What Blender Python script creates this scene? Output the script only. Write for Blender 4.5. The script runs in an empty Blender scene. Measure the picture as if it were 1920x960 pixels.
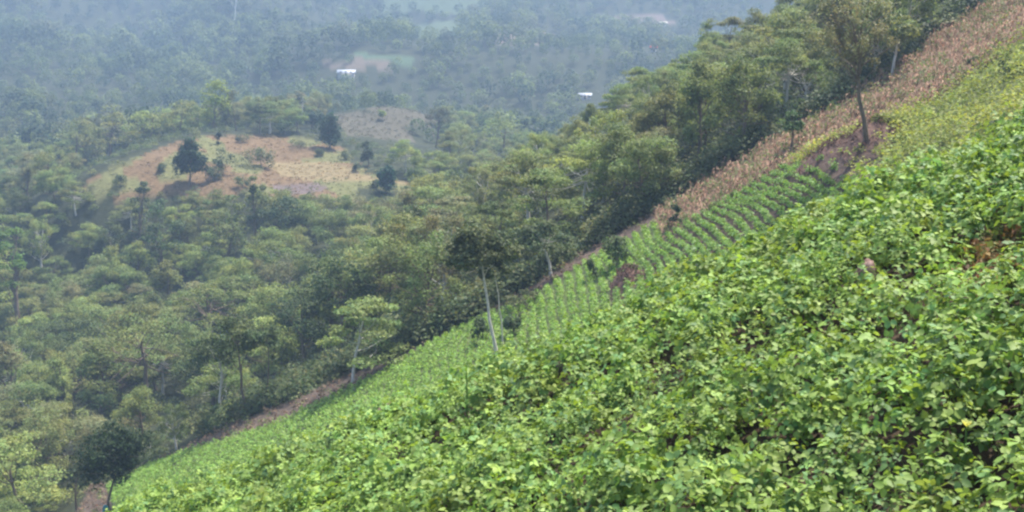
import bpy, math, random
import numpy as np
from mathutils import Vector

sc = bpy.context.scene
COL = sc.collection
RNG = np.random.default_rng(7)
random.seed(7)

# ------------------------------------------------------------------ camera maths
F_PX, CU, CV = 1844.0, 960.0, 480.0
PITCH = math.radians(10.0)
CP, SP = math.cos(PITCH), math.sin(PITCH)

def ray(u, v):
    dx = (u - CU) / F_PX
    dz = -(v - CV) / F_PX
    return np.array([dx, CP + dz * SP, -SP + dz * CP])

def proj(p):
    x, y, z = p[..., 0], p[..., 1], p[..., 2]
    d = y * CP - z * SP
    up = y * SP + z * CP
    d = np.maximum(d, 1e-3)
    return CU + F_PX * x / d, CV - F_PX * up / d, d

# ------------------------------------------------------------------ terrain
def Mz(x):
    return -14.7 + 0.55 * x

ctrl = []
def cp(u, v, d, dz=0.0):
    r = ray(u, v) * d
    ctrl.append((r[0], r[1], r[2] + dz))

for x in (-26, -12, 0, 14, 30, 50, 80):
    for y in (-60, 0, 25, 48, 75):
        ctrl.append((x, y, Mz(x)))
for x in (-60, -100):
    for y in (-60, 0, 40):
        ctrl.append((x, y, Mz(x) * 0.8 - 6))
for x in (-4, 10, 25, 45, 70, 100):
    ctrl.append((x, 108, Mz(x) + 0.4))
    ctrl.append((x, 142, Mz(x) + 0.2))
for x in (20, 45, 75, 110):
    ctrl.append((x, 195, Mz(x) - 14))
    ctrl.append((x, 250, Mz(x) * 0.4 - 22))
# valley left
for (u, v, d, dz) in [(0, 850, 95, -6), (0, 700, 120, -7), (0, 500, 170, -7), (0, 350, 230, -7), (0, 200, 330, -7),
                      (-300, 700, 130, -7), (-300, 400, 230, -8), (-300, 100, 450, -6),
                      (450, 600, 112, -7), (450, 450, 150, -7), (250, 600, 130, -7), (250, 450, 170, -6), (200, 290, 262, 0),
                      (700, 450, 140, -6), (650, 560, 112, -6), (900, 275, 232, -6), (930, 320, 188, -5), (850, 380, 180, -6), (1000, 238, 262, -8),
                      (200, 348, 186, 0), (340, 268, 215, 0), (430, 248, 235, 0), (560, 256, 236, 0), (700, 318, 206, 0),
                      (740, 362, 191, 0), (600, 372, 183, 0), (450, 358, 185, 0), (470, 310, 208, 0), (300, 356, 186, 0), (520, 340, 195, 0),
                      (620, 217, 300, 0), (700, 252, 275, 0), (780, 214, 305, 0), (460, 200, 320, -8),
                      (650, 141, 480, 0), (1097, 188, 420, 0), (900, 190, 410, -5), (300, 150, 425, -5), (850, 240, 300, -6),
                      (700, 112, 515, 0), (990, 80, 550, 0), (820, 55, 580, 0)]:
    cp(u, v, d, dz)
for u in (-300, 0, 350, 700, 1050, 1400, 1800):
    cp(u, 60, 575, -4)
    cp(u, -10, 665, 0)
    cp(u, -150, 880, 0)
    cp(u, -110, 1100, 0)
for (x, y, z) in [(-500, 100, 0), (-500, 500, 60), (-500, -300, 0), (400, 100, 70), (400, -300, 60), (-200, -300, -20), (0, -300, 0),
                  (150, -300, 30), (700, 500, 80), (-900, 800, 90), (900, 800, 110), (0, -900, 20), (-900, 0, 30), (900, 0, 80), (-170, 60, -40)]:
    ctrl.append((x, y, z))
ctrl = np.array(ctrl)
CX = ctrl[:, :2] / 100.0
def _k(r2):
    return 0.5 * r2 * np.log(r2 + 1e-9)
_n = len(CX)
_A = np.zeros((_n + 3, _n + 3))
_A[:_n, :_n] = _k(((CX[:, None] - CX[None]) ** 2).sum(-1)) + np.eye(_n) * 0.002
_A[:_n, _n] = 1; _A[:_n, _n + 1:] = CX
_A[_n, :_n] = 1; _A[_n + 1:, :_n] = CX.T
_w = np.linalg.solve(_A, np.concatenate([ctrl[:, 2], np.zeros(3)]))

def tps(x, y):
    x = np.asarray(x, float); y = np.asarray(y, float)
    sh = x.shape; xf = x.ravel() / 100.0; yf = y.ravel() / 100.0
    out = np.empty(xf.size)
    for i in range(0, xf.size, 40000):
        a, b = xf[i:i + 40000], yf[i:i + 40000]
        r2 = (a[:, None] - CX[None, :, 0]) ** 2 + (b[:, None] - CX[None, :, 1]) ** 2
        out[i:i + 40000] = _k(r2) @ _w[:_n] + _w[_n] + _w[_n + 1] * a + _w[_n + 2] * b
    out = np.where(out > 80, 80 + 60 * np.tanh((out - 80) / 60), out)
    out = np.where(out < -50, -50 + 20 * np.tanh((out + 50) / 20), out)
    return out.reshape(sh)

def crest_y(x):
    return np.interp(x, [-14, -9, -7.6, -3, 0, 1.6, 4.5, 6.3, 12], [15, 17.2, 17.6, 15.6, 14.4, 13.9, 14.0, 12.8, 12.5])

def vnoise(x, y, s, seed=0):
    """cheap smooth value noise"""
    x = np.asarray(x) / s; y = np.asarray(y) / s
    xi = np.floor(x).astype(np.int64); yi = np.floor(y).astype(np.int64)
    fx = x - xi; fy = y - yi
    fx = fx * fx * (3 - 2 * fx); fy = fy * fy * (3 - 2 * fy)
    def h(a, b):
        n = (a * 374761393 + b * 668265263 + seed * 1442695041) & 0x7fffffff
        n = ((n ^ (n >> 13)) * 1274126177) & 0x7fffffff
        return ((n ^ (n >> 16)) & 0xffff) / 65535.0
    return (h(xi, yi) * (1 - fx) + h(xi + 1, yi) * fx) * (1 - fy) + (h(xi, yi + 1) * (1 - fx) + h(xi + 1, yi + 1) * fx) * fy

def unM(u, v):
    r = ray(u, v)
    d = 14.7 / (-r[2] + 0.55 * r[0])
    return r * d

BUMPS = []   # x, y, sx, sy, height
def _bump(u, v, sx, sy, h):
    p = unM(u, v)
    BUMPS.append((p[0], p[1], sx, sy, h))
_bump(1620, 288, 1.9, 1.7, 1.6)
_bump(1545, 308, 1.9, 1.1, 1.0)
_bump(1172, 535, 0.9, 1.3, 0.9)
_bump(700, 785, 1.6, 1.2, 0.5)

def H(x, y):
    x = np.asarray(x, float); y = np.asarray(y, float)
    far = tps(x, y)
    for bx, by, sx, sy, h in BUMPS:
        far = far + h * np.exp(-((x - bx) / sx) ** 2 - ((y - by) / sy) ** 2)
    t = np.maximum(y - crest_y(x), 0)
    near = -4.55 + 0.53 * x - 0.62 * t * t / (t + 2.5)
    near = np.where(np.abs(x) > 60, near - (np.abs(x) - 60) * 0.5, near)
    k = 1.2
    m = np.maximum(near, far)
    z = m + k * np.log1p(np.exp(-np.abs(near - far) / k)) - 0.0
    fold = np.clip((y - 360) / 100, 0, 1)
    z = z + fold * ((vnoise(x + y * .5, y * .35, 80, 41) - .5) * 26 + (vnoise(x - y * .3, y * .5, 34, 42) - .5) * 9)
    z = z + (vnoise(x, y, 9, 3) - .5) * np.clip((y - 60) / 80, 0, 1) * 1.4 + (vnoise(x, y, 1.7, 5) - .5) * .12
    return z

def unproj(u, v, d0=20.0, d1=1100.0):
    r = ray(u, v)
    ds = np.geomspace(d0, d1, 1400)
    p = r[None] * ds[:, None]
    hit = np.nonzero(p[:, 2] < H(p[:, 0], p[:, 1]))[0]
    if len(hit) == 0:
        return p[-1]
    i = hit[0]
    q = r * ds[i]
    q[2] = H(q[0], q[1])
    return q

def polyM(pts):
    return np.array([unM(u, v)[:2] for u, v in pts])
def polyH(pts, d0=60):
    return np.array([unproj(u, v, d0)[:2] for u, v in pts])

def inpoly(x, y, poly):
    x = np.asarray(x); y = np.asarray(y)
    c = np.zeros(x.shape, bool)
    n = len(poly)
    for i in range(n):
        x0, y0 = poly[i]; x1, y1 = poly[(i + 1) % n]
        if y0 == y1:
            continue
        c ^= ((y0 > y) != (y1 > y)) & (x < (x1 - x0) * (y - y0) / (y1 - y0) + x0)
    return c

EDGE = [(200, 900), (280, 866), (340, 850), (420, 832), (520, 797), (600, 758), (650, 735), (720, 698), (800, 650), (880, 608), (960, 575), (1040, 530), (1100, 490), (1150, 462), (1228, 418)]
SOIL_TOP = [(1222, 396), (1130, 452), (1050, 502), (1000, 535), (950, 566), (880, 606), (800, 645), (745, 668), (700, 684), (640, 712), (560, 752), (480, 782), (400, 806), (330, 842), (280, 864), (215, 885), (165, 905), (140, 990)]
P_LOWER = polyM(EDGE + [(1240, 450), (1180, 520), (1140, 545), (1150, 590), (1000, 690), (760, 830), (500, 925), (215, 1010), (215, 960)])
P_UPPER = polyM([(1240, 447), (1300, 410), (1400, 350), (1470, 312), (1540, 306), (1590, 330), (1645, 345), (1640, 400), (1450, 480), (1300, 550), (1200, 600), (1150, 590), (1140, 545), (1180, 520)])
P_SOIL = polyM(SOIL_TOP[::-1] + [(1232, 418)] + EDGE[::-1][1:] + [(215, 1010), (140, 1010)])
DRY_TOP = [(1225, 402), (1330, 336), (1420, 281), (1480, 241), (1560, 202), (1650, 147), (1730, 88), (1800, 44), (1880, -4), (2050, -103)]
P_DRY = polyM(DRY_TOP + [(2050, -4), (1920, 80), (1880, 104), (1786, 172), (1700, 222), (1640, 244), (1560, 272), (1500, 298), (1400, 358), (1300, 418), (1240, 449)])
P_SCRUB = polyM([(2050, -10), (1920, 74), (1880, 98), (1786, 166), (1700, 216), (1640, 240), (1560, 268), (1500, 294), (1470, 316), (1590, 330), (1645, 345), (1700, 420), (2050, 400)])
P_BANK = polyM([(1490, 318), (1520, 298), (1570, 272), (1610, 256), (1640, 258), (1672, 276), (1655, 296), (1645, 330), (1600, 352), (1570, 335), (1530, 325)])
P_HILLOCK = polyH([(120, 372), (180, 335), (240, 303), (300, 278), (350, 263), (430, 249), (560, 252), (640, 280), (700, 315), (752, 362), (690, 376), (600, 374), (520, 366), (420, 366), (300, 368), (200, 366)])
P_STRAW = polyH([(500, 300), (600, 296), (690, 318), (735, 350), (640, 335), (560, 330), (510, 325)])
P_BURN = polyH([(520, 345), (580, 336), (660, 345), (640, 362), (560, 364)])
P_GREY = polyH([(600, 216), (700, 210), (800, 213), (815, 235), (760, 258), (680, 258), (620, 240)], 200)
P_FARS = [
    (polyH([(715, -20), (915, -20), (905, 22), (800, 26), (725, 20)], 300), (.075, .10, .052)),
    (polyH([(765, 42), (860, 40), (880, 66), (790, 72)], 300), (.075, .10, .052)),
    (polyH([(930, 66), (1000, 60), (1050, 66), (1030, 84), (940, 84)], 300), (.15, .11, .085)),
    (polyH([(640, 106), (720, 101), (780, 104), (775, 121), (690, 116)], 300), (.065, .10, .052)),
    (polyH([(590, 128), (640, 113), (720, 118), (740, 128), (690, 136), (610, 134)], 300), (.12, .095, .07)),
    (polyH([(1150, 30), (1250, 25), (1270, 44), (1170, 52)], 300), (.14, .105, .09)),
]
# bare openings in the near crop: x, y, radius
NEAR_OPEN = []
def near_pt(u, v, h=0.5):
    r = ray(u, v)
    d = (4.55 - h) / (-r[2] + .53 * r[0])
    return r * d
for (u, v, a) in [(1880, 425, .36), (1910, 470, .26), (1700, 505, .32), (1235, 800, .24), (1040, 735, .2), (1225, 575, .3), (1600, 560, .3), (1290, 655, .32), (1500, 855, .2),
                  (1700, 640, .28), (1740, 690, .22), (1820, 530, .3), (1480, 620, .32), (1450, 930, .22), (1730, 935, .22), (1860, 820, .2), (1180, 740, .22), (1120, 690, .2), (1380, 870, .18), (1560, 800, .2)]:
    p = near_pt(u, v, .25)
    NEAR_OPEN.append((p[0], p[1], a * (.9 if len(NEAR_OPEN) < 2 else .92)))

def cover(x, y):
    """ground cover colour of the place"""
    n = x.size
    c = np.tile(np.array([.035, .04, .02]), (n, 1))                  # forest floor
    near = (y < crest_y(x) + 6)
    c[near] = (.062, .043, .028)
    for bx, by, a in NEAR_OPEN[:2]:
        c[near & ((x - bx) ** 2 + (y - by) ** 2 < (a * 1.6) ** 2)] = (.12, .085, .045)
    mid = (~near) & (y < 68)
    c[mid] = (.09, .10, .04)
    m = inpoly(x, y, P_LOWER); c[m] = (.11, .14, .05)
    m = inpoly(x, y, P_UPPER); c[m] = (.085, .060, .042)
    m = inpoly(x, y, P_SOIL) & ~inpoly(x, y, P_LOWER); c[m] = (.105, .078, .062)
    m = inpoly(x, y, P_DRY); c[m] = (.17, .115, .075)
    m = inpoly(x, y, P_SCRUB); c[m] = (.13, .15, .05)
    m = inpoly(x, y, P_BANK); c[m] = (.105, .072, .058)
    for bx, by, sx, sy, h in BUMPS:
        m = ((x - bx) / sx) ** 2 + ((y - by) / sy) ** 2 < .9
        c[m] = (.15, .092, .072)
    wob_x = x + (vnoise(x, y, 7, 11) - .5) * 9; wob_y = y + (vnoise(x, y, 7, 12) - .5) * 9
    m = inpoly(wob_x, wob_y, P_HILLOCK); c[m] = (.138, .092, .048)
    m2 = m & (vnoise(x, y, 6, 21) > .54); c[m2] = (.125, .125, .05)
    m = inpoly(wob_x, wob_y, P_STRAW); c[m] = (.19, .148, .076)
    m = inpoly(wob_x, wob_y, P_BURN); c[m] = (.12, .092, .085)
    m = inpoly(wob_x, wob_y, P_GREY); c[m] = (.085, .076, .052)
    for poly, col in P_FARS:
        m = inpoly(wob_x, wob_y, poly); c[m] = col
    return c

# ------------------------------------------------------------------ materials
def nt(m):
    m.use_nodes = True
    t = m.node_tree
    t.nodes.clear()
    return t, t.nodes, t.links

def mat_ground():
    m = bpy.data.materials.new('ground_soil')
    t, N, L = nt(m)
    out = N.new('ShaderNodeOutputMaterial'); b = N.new('ShaderNodeBsdfPrincipled')
    a = N.new('ShaderNodeAttribute'); a.attribute_name = 'cover'
    geo = N.new('ShaderNodeNewGeometry')
    n1 = N.new('ShaderNodeTexNoise'); n1.inputs['Scale'].default_value = 1.3; n1.inputs['Detail'].default_value = 8; n1.inputs['Roughness'].default_value = .7
    L.new(geo.outputs['Position'], n1.inputs['Vector'])
    r = N.new('ShaderNodeMapRange'); r.inputs[1].default_value = .3; r.inputs[2].default_value = .7; r.inputs[3].default_value = .55; r.inputs[4].default_value = 1.4
    L.new(n1.outputs['Fac'], r.inputs[0])
    mx = N.new('ShaderNodeMix'); mx.data_type = 'RGBA'; mx.blend_type = 'MULTIPLY'; mx.inputs[0].default_value = 1
    L.new(a.outputs['Color'], mx.inputs[6]); L.new(r.outputs[0], mx.inputs[7])
    L.new(mx.outputs[2], b.inputs['Base Color'])
    b.inputs['Roughness'].default_value = .95
    b.inputs['Specular IOR Level'].default_value = .15
    bp = N.new('ShaderNodeBump'); bp.inputs['Strength'].default_value = .6; bp.inputs['Distance'].default_value = .3
    L.new(n1.outputs['Fac'], bp.inputs['Height']); L.new(bp.outputs[0], b.inputs['Normal'])
    L.new(b.outputs[0], out.inputs[0])
    return m

def mat_leaf(name, trans=.3, rough=.5, spec=.3):
    m = bpy.data.materials.new(name)
    t, N, L = nt(m)
    out = N.new('ShaderNodeOutputMaterial'); b = N.new('ShaderNodeBsdfPrincipled')
    a = N.new('ShaderNodeAttribute'); a.attribute_name = 'tint'
    oi = N.new('ShaderNodeObjectInfo')
    mx = N.new('ShaderNodeMix'); mx.data_type = 'RGBA'; mx.blend_type = 'MULTIPLY'; mx.inputs[0].default_value = 1
    L.new(a.outputs['Color'], mx.inputs[6]); L.new(oi.outputs['Color'], mx.inputs[7])
    L.new(mx.outputs[2], b.inputs['Base Color'])
    b.inputs['Roughness'].default_value = rough
    b.inputs['Specular IOR Level'].default_value = spec
    tr = N.new('ShaderNodeBsdfTranslucent')
    hs = N.new('ShaderNodeHueSaturation'); hs.inputs['Hue'].default_value = .485; hs.inputs['Saturation'].default_value = 1.15; hs.inputs['Value'].default_value = 1.35
    L.new(mx.outputs[2], hs.inputs['Color']); L.new(hs.outputs[0], tr.inputs['Color'])
    ms = N.new('ShaderNodeMixShader'); ms.inputs[0].default_value = trans
    L.new(b.outputs[0], ms.inputs[1]); L.new(tr.outputs[0], ms.inputs[2])
    L.new(ms.outputs[0], out.inputs[0])
    return m

def mat_noise(name, c0, c1, scale=8, rough=.9, spec=.2, stretch=(1, 1, 1), bump=.4):
    m = bpy.data.materials.new(name)
    t, N, L = nt(m)
    out = N.new('ShaderNodeOutputMaterial'); b = N.new('ShaderNodeBsdfPrincipled')
    tc = N.new('ShaderNodeTexCoord'); mp = N.new('ShaderNodeMapping'); mp.inputs['Scale'].default_value = stretch
    n1 = N.new('ShaderNodeTexNoise'); n1.inputs['Scale'].default_value = scale; n1.inputs['Detail'].default_value = 6
    L.new(tc.outputs['Object'], mp.inputs[0]); L.new(mp.outputs[0], n1.inputs['Vector'])
    cr = N.new('ShaderNodeValToRGB'); cr.color_ramp.elements[0].position = .35; cr.color_ramp.elements[1].position = .68
    cr.color_ramp.elements[0].color = (*c0, 1); cr.color_ramp.elements[1].color = (*c1, 1)
    L.new(n1.outputs['Fac'], cr.inputs[0]); L.new(cr.outputs[0], b.inputs['Base Color'])
    b.inputs['Roughness'].default_value = rough; b.inputs['Specular IOR Level'].default_value = spec
    bp = N.new('ShaderNodeBump'); bp.inputs['Strength'].default_value = bump; bp.inputs['Distance'].default_value = .05
    L.new(n1.outputs['Fac'], bp.inputs['Height']); L.new(bp.outputs[0], b.inputs['Normal'])
    L.new(b.outputs[0], out.inputs[0])
    return m

M_GROUND = mat_ground()
M_LEAF = mat_leaf('tree_foliage', .36, .6, .2)
M_CROP = mat_leaf('bean_leaf', .32, .55, .22)
M_DRY = mat_leaf('dry_stalk', .2, .8, .1)
M_BARK = mat_noise('bark_brown', (.10, .075, .055), (.22, .17, .13), 6, stretch=(4, 4, .6))
M_PALE = mat_noise('bark_pale', (.46, .43, .37), (.68, .64, .58), 5, stretch=(3, 3, .8))
M_STUMP = mat_noise('weathered_wood', (.07, .04, .032), (.36, .24, .20), 11, stretch=(1, 1, 1))
M_TEAL = mat_noise('teal_plastic', (.01, .16, .17), (.02, .26, .27), 5, .5, .4)
M_SHEET = mat_noise('white_sheet_roof', (.36, .38, .41), (.50, .52, .55), 1.5, .5, .4, (6, .2, 1), .1)
M_REDROOF = mat_noise('red_roof', (.45, .06, .03), (.6, .10, .05), 2, .8, .2)
M_WALL = mat_noise('limewashed_wall', (.40, .36, .32), (.6, .55, .5), 2, .9, .2, bump=.1)
M_WOOD = mat_noise('dark_boards', (.05, .035, .025), (.12, .09, .06), 4, .8, .2, (8, 8, .5))

# ------------------------------------------------------------------ mesh building
def mesh(name, V, polys, mats, tint=None, attr='tint', smooth=False):
    """polys: list of (n,k) int arrays"""
    me = bpy.data.meshes.new(name)
    V = np.asarray(V, np.float32)
    me.vertices.add(len(V)); me.vertices.foreach_set('co', V.ravel())
    idx = np.concatenate([p.ravel() for p in polys]).astype(np.int32)
    tot = np.concatenate([np.full(len(p), p.shape[1]) for p in polys]).astype(np.int32)
    st = np.concatenate([[0], np.cumsum(tot)[:-1]]).astype(np.int32)
    me.loops.add(len(idx)); me.loops.foreach_set('vertex_index', idx)
    me.polygons.add(len(tot)); me.polygons.foreach_set('loop_start', st)
    try:
        me.polygons.foreach_set('loop_total', tot)
    except Exception:
        pass
    if smooth:
        me.polygons.foreach_set('use_smooth', np.ones(len(tot), bool))
    me.update(calc_edges=True)
    if tint is not None:
        a = me.color_attributes.new(attr, 'FLOAT_COLOR', 'POINT')
        c = np.ones((len(V), 4), np.float32); c[:, :3] = tint
        a.data.foreach_set('color', c.ravel())
    me.materials.append(mats)
    return me

def obj(name, me, parent=None):
    o = bpy.data.objects.new(name, me)
    COL.objects.link(o)
    if parent is not None:
        o.parent = parent
    return o

def tag(o, label=None, cat=None, group=None, kind=None):
    if label: o['label'] = label
    if cat: o['category'] = cat
    if group: o['group'] = group
    if kind: o['kind'] = kind
    return o

def empty(name, loc, label, cat, group=None, rz=0):
    o = bpy.data.objects.new(name, None); COL.objects.link(o)
    o.empty_display_size = .3
    o.location = [float(q) for q in loc]; o.rotation_euler = (0, 0, rz)
    return tag(o, label, cat, group)

def norm(a):
    return a / np.maximum(np.linalg.norm(a, axis=-1, keepdims=True), 1e-9)

def kites(P, Nn, size, tint, rng, aspect=.6):
    """leaf kites bent on the midrib: P (n,3) centres, Nn normals, size (n,)"""
    n = len(P)
    R = rng.normal(size=(n, 3))
    T = norm(np.cross(Nn, R)); B = np.cross(Nn, T)
    s = size[:, None]
    V = np.stack([P - T * s * .5, P + B * s * aspect * .5 - Nn * s * .10 - T * s * .05, P + T * s * .5, P - B * s * aspect * .5 - Nn * s * .10 - T * s * .05], 1).reshape(-1, 3)
    q = np.arange(n * 4).reshape(n, 4)
    return V, q, np.repeat(tint, 4, 0)

def tube(path, radii, sides=7):
    path = np.asarray(path, float); n = len(path)
    V = []
    for i in range(n):
        d = path[min(i + 1, n - 1)] - path[max(i - 1, 0)]
        d = d / (np.linalg.norm(d) + 1e-9)
        a = np.array([1.0, 0, 0]) if abs(d[0]) < .8 else np.array([0, 1.0, 0])
        s = np.cross(d, a); s /= np.linalg.norm(s); t = np.cross(d, s)
        for k in range(sides):
            an = 2 * math.pi * k / sides
            V.append(path[i] + radii[i] * (math.cos(an) * s + math.sin(an) * t))
    Q = []
    for i in range(n - 1):
        for k in range(sides):
            k2 = (k + 1) % sides
            Q.append((i * sides + k, i * sides + k2, (i + 1) * sides + k2, (i + 1) * sides + k))
    return np.array(V), np.array(Q)

def join(parts):
    Vs, Qs, o = [], [], 0
    for V, Q in parts:
        Vs.append(V); Qs.append(Q + o); o += len(V)
    return np.concatenate(Vs), np.concatenate(Qs)

def curve(a, b, rng, sag=.1, n=5):
    a = np.array(a, float); b = np.array(b, float)
    t = np.linspace(0, 1, n)[:, None]
    L = np.linalg.norm(b - a)
    off = rng.normal(size=3) * L * sag
    return a + (b - a) * t + off * (t * (1 - t) * 4) * .5 + np.array([0, 0, -L * .08]) * (t * (1 - t) * 4)

def gen_tree(kind, seed, Ht, W, cb, nclump, nleaf, ls, lean=(0, 0), tr=None, flat=.5, cs=.2, limbs=.7, jag=.25):
    """returns (trunk V,Q), (crown V,Q,tint); crown of leaf clumps held on limbs"""
    rng = np.random.default_rng(seed)
    tr = tr or Ht * .018 + .02
    R = W / 2; hz = (1 - cb) * Ht
    top = np.array([lean[0], lean[1], 0.0])
    C = []
    for i in range(nclump):
        an = rng.uniform(0, 2 * math.pi)
        if kind == 'umbrella':
            q = math.sqrt(rng.uniform(0, 1))
            z = Ht - hz * (.12 + .62 * q * q + rng.uniform(0, .28))
            C.append((R * q * .9 * math.cos(an), R * q * .9 * math.sin(an), z))
        elif kind == 'layered':
            lv = rng.integers(0, 3)
            q = math.sqrt(rng.uniform(.02, 1)) * (1.0, .9, .62)[lv]
            z = cb * Ht + hz * ((.15, .5, .86)[lv] + rng.uniform(-.07, .07) - .12 * q)
            C.append((R * q * math.cos(an), R * q * math.sin(an), z))
        elif kind == 'wispy':
            q = math.sqrt(rng.uniform(0, 1)); zf = rng.uniform(0, 1)
            rr = R * q * (.35 + .65 * math.sin(math.pi * (.15 + .75 * zf)))
            C.append((rr * math.cos(an), rr * math.sin(an), cb * Ht + hz * (.05 + .9 * zf)))
        elif kind == 'column':
            zf = rng.uniform(0, 1)
            rr = R * (.75 if zf < .7 else .75 * (1.15 - zf) / .45) * rng.uniform(.35, 1)
            C.append((rr * math.cos(an), rr * math.sin(an), cb * Ht + hz * (.06 + .88 * zf)))
        else:  # round / oak / shrub
            u = rng.uniform(-.75, 1); s = math.sqrt(1 - u * u)
            k = rng.uniform(.45, .82) * (1 + rng.normal() * jag * .5)
            C.append((R * s * k * math.cos(an), R * s * k * math.sin(an), cb * Ht + hz * (.5 + .5 * u * min(k, .9))))
    C = np.array(C)
    fr = np.clip(C[:, 2] / Ht, 0, 1)[:, None]
    C = C + top[None] * fr
    # trunk and limbs
    zt = Ht * (cb + (1 - cb) * (.55 if kind != 'umbrella' else .45))
    n = 7
    tz = np.linspace(0, 1, n)
    wob = np.cumsum(rng.normal(size=(n, 2)) * Ht * .012, 0); wob -= wob[0]
    path = np.stack([wob[:, 0] + top[0] * tz * zt / Ht, wob[:, 1] + top[1] * tz * zt / Ht, tz * zt], 1)
    rad = tr * (1.25 - .85 * tz); rad[0] = tr * 1.6
    path[0, 2] = -.4
    parts = [tube(path, rad)]
    for i in range(nclump):
        if rng.uniform() < limbs:
            zc = C[i, 2]
            f = rng.uniform(.66, .98) if kind == 'umbrella' else np.clip(zc / zt * rng.uniform(.55, .8), .12 if kind == 'shrub' else max(cb * .75, .2), .98)
            k = f * (n - 1); a = int(k); b2 = min(a + 1, n - 1)
            st = path[a] * (1 - (k - a)) + path[b2] * (k - a)
            r0 = tr * (.5 - .25 * f)
            cpath = curve(st, C[i] + np.array([0, 0, -.02 * Ht]), rng)
            parts.append(tube(cpath, np.linspace(r0, r0 * .25, 5), 5))
            for k in range(2):
                e = C[i] + rng.normal(size=3) * W * cs * np.array([.7, .7, .35])
                parts.append(tube(curve(cpath[3], e, rng, n=4), np.linspace(r0 * .4, r0 * .12, 4), 4))
    tv, tq = join(parts)
    # leaves
    per = max(6, nleaf // nclump)
    P, Nn, S, T = [], [], [], []
    for i in range(nclump):
        rc = W * cs * rng.uniform(.65, 1.25)
        m = int(per * rng.uniform(.7, 1.3))
        d = norm(rng.normal(size=(m, 3)) + np.array([0, 0, .45]))
        rr = rc * rng.uniform(.25, 1, (m, 1)) ** .55
        edge = 1 + .35 * np.sin(d[:, :1] * 5 + i) * np.cos(d[:, 1:2] * 6 + 2 * i)
        p = C[i] + d * rr * edge * np.array([1, 1, flat])
        if kind == 'wispy':
            p[:, 2] += rng.uniform(-.5, .5, m) * rc
        P.append(p)
        Nn.append(norm(d * .55 + np.array([0, 0, .7]) + rng.normal(size=(m, 3)) * .55))
        S.append(ls * rng.uniform(.6, 1.4, m))
        g = rng.uniform(.82, 1.18)
        yel = rng.uniform(-.12, .10)
        t = np.ones((m, 3)) * g * rng.uniform(.7, 1.3, (m, 1))
        t[:, 0] *= 1 + yel + rng.uniform(-.1, .1, m)
        t[:, 2] *= 1 - yel * .6
        T.append(t)
    V, Q, TT = kites(np.concatenate(P), np.concatenate(Nn), np.concatenate(S), np.concatenate(T), rng)
    return (tv, tq), (V, Q, TT)

def tree_meshes(name, bark, *a, **k):
    (tv, tq), (V, Q, T) = gen_tree(*a, **k)
    return mesh(name + '_trunk', tv, [tq], bark, smooth=True), mesh(name + '_crown', V, [Q], M_LEAF, T)

OCC = []         # u, v, d, half width, half height of every crown placed
LANDMARKS = []   # phrase, u, v
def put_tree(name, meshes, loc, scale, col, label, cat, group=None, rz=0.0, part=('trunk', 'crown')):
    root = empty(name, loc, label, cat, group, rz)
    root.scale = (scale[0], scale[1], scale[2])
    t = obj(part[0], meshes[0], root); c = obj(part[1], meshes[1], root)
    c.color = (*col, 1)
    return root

# ------------------------------------------------------------------ the ground
def build_ground():
    az = np.concatenate([np.arange(-180, -40, 4), np.arange(-40, -31, .6), np.arange(-31, 31, .125), np.arange(31, 40, .6), np.arange(40, 180, 4)])
    az = np.radians(az)
    r = np.geomspace(1.0, 1250, 560)
    A, Rr = np.meshgrid(az, r)
    x = (np.sin(A) * Rr); y = (np.cos(A) * Rr)
    z = H(x, y)
    na, nr = len(az), len(r)
    V = np.stack([x.ravel(), y.ravel(), z.ravel()], 1)
    V = np.concatenate([V, [[0, 0, float(H(0., 0.))]]])
    i = np.arange(nr - 1)[:, None]; j = np.arange(na)[None]
    j2 = (j + 1) % na
    Q = np.stack([i * na + j, i * na + j2, (i + 1) * na + j2, (i + 1) * na + j], -1).reshape(-1, 4)[:, ::-1]
    jj = np.arange(na)
    Tt = np.stack([jj, np.full(na, nr * na), (jj + 1) % na], 1)[:, ::-1]
    c = cover(V[:, 0], V[:, 1])
    me = mesh('ground', V, [Q, Tt], M_GROUND, c, 'cover', True)
    o = obj('ground', me); tag(o, 'steep brown and green hillside and valley ground', 'ground', kind='structure')
    return V
GV = build_ground()

# ------------------------------------------------------------------ near bean crop
def leaflets(O, T, Nn, L, Wd, tint):
    n = len(O)
    S = norm(np.cross(Nn, T)); L = L[:, None]; Wd = Wd[:, None]
    B = O; Tip = O + T * L - Nn * L * .16
    C = O + T * L * .5 - Nn * L * .03
    L1 = O + T * L * .27 + S * Wd * .48 + Nn * L * .06
    L2 = O + T * L * .64 + S * Wd * .42 + Nn * L * .03
    R1 = O + T * L * .27 - S * Wd * .48 + Nn * L * .06
    R2 = O + T * L * .64 - S * Wd * .42 + Nn * L * .03
    V = np.stack([B, Tip, C, L1, L2, R1, R2], 1).reshape(-1, 3)
    b = (np.arange(n) * 7)[:, None]
    quads = np.concatenate([b + np.array([[0, 2, 4, 3]]), b + np.array([[0, 5, 6, 2]])])
    tris = np.concatenate([b + np.array([[2, 1, 4]]), b + np.array([[2, 6, 1]])])
    return V, quads, tris, np.repeat(tint, 7, 0)

def near_density(x, y):
    d = np.ones(x.shape)
    for bx, by, a in NEAR_OPEN:
        q = ((x - bx) ** 2 + (y - by) ** 2) / a ** 2
        d = np.minimum(d, np.clip((q - .45) * 1.2, 0, 1))
    return d

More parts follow.
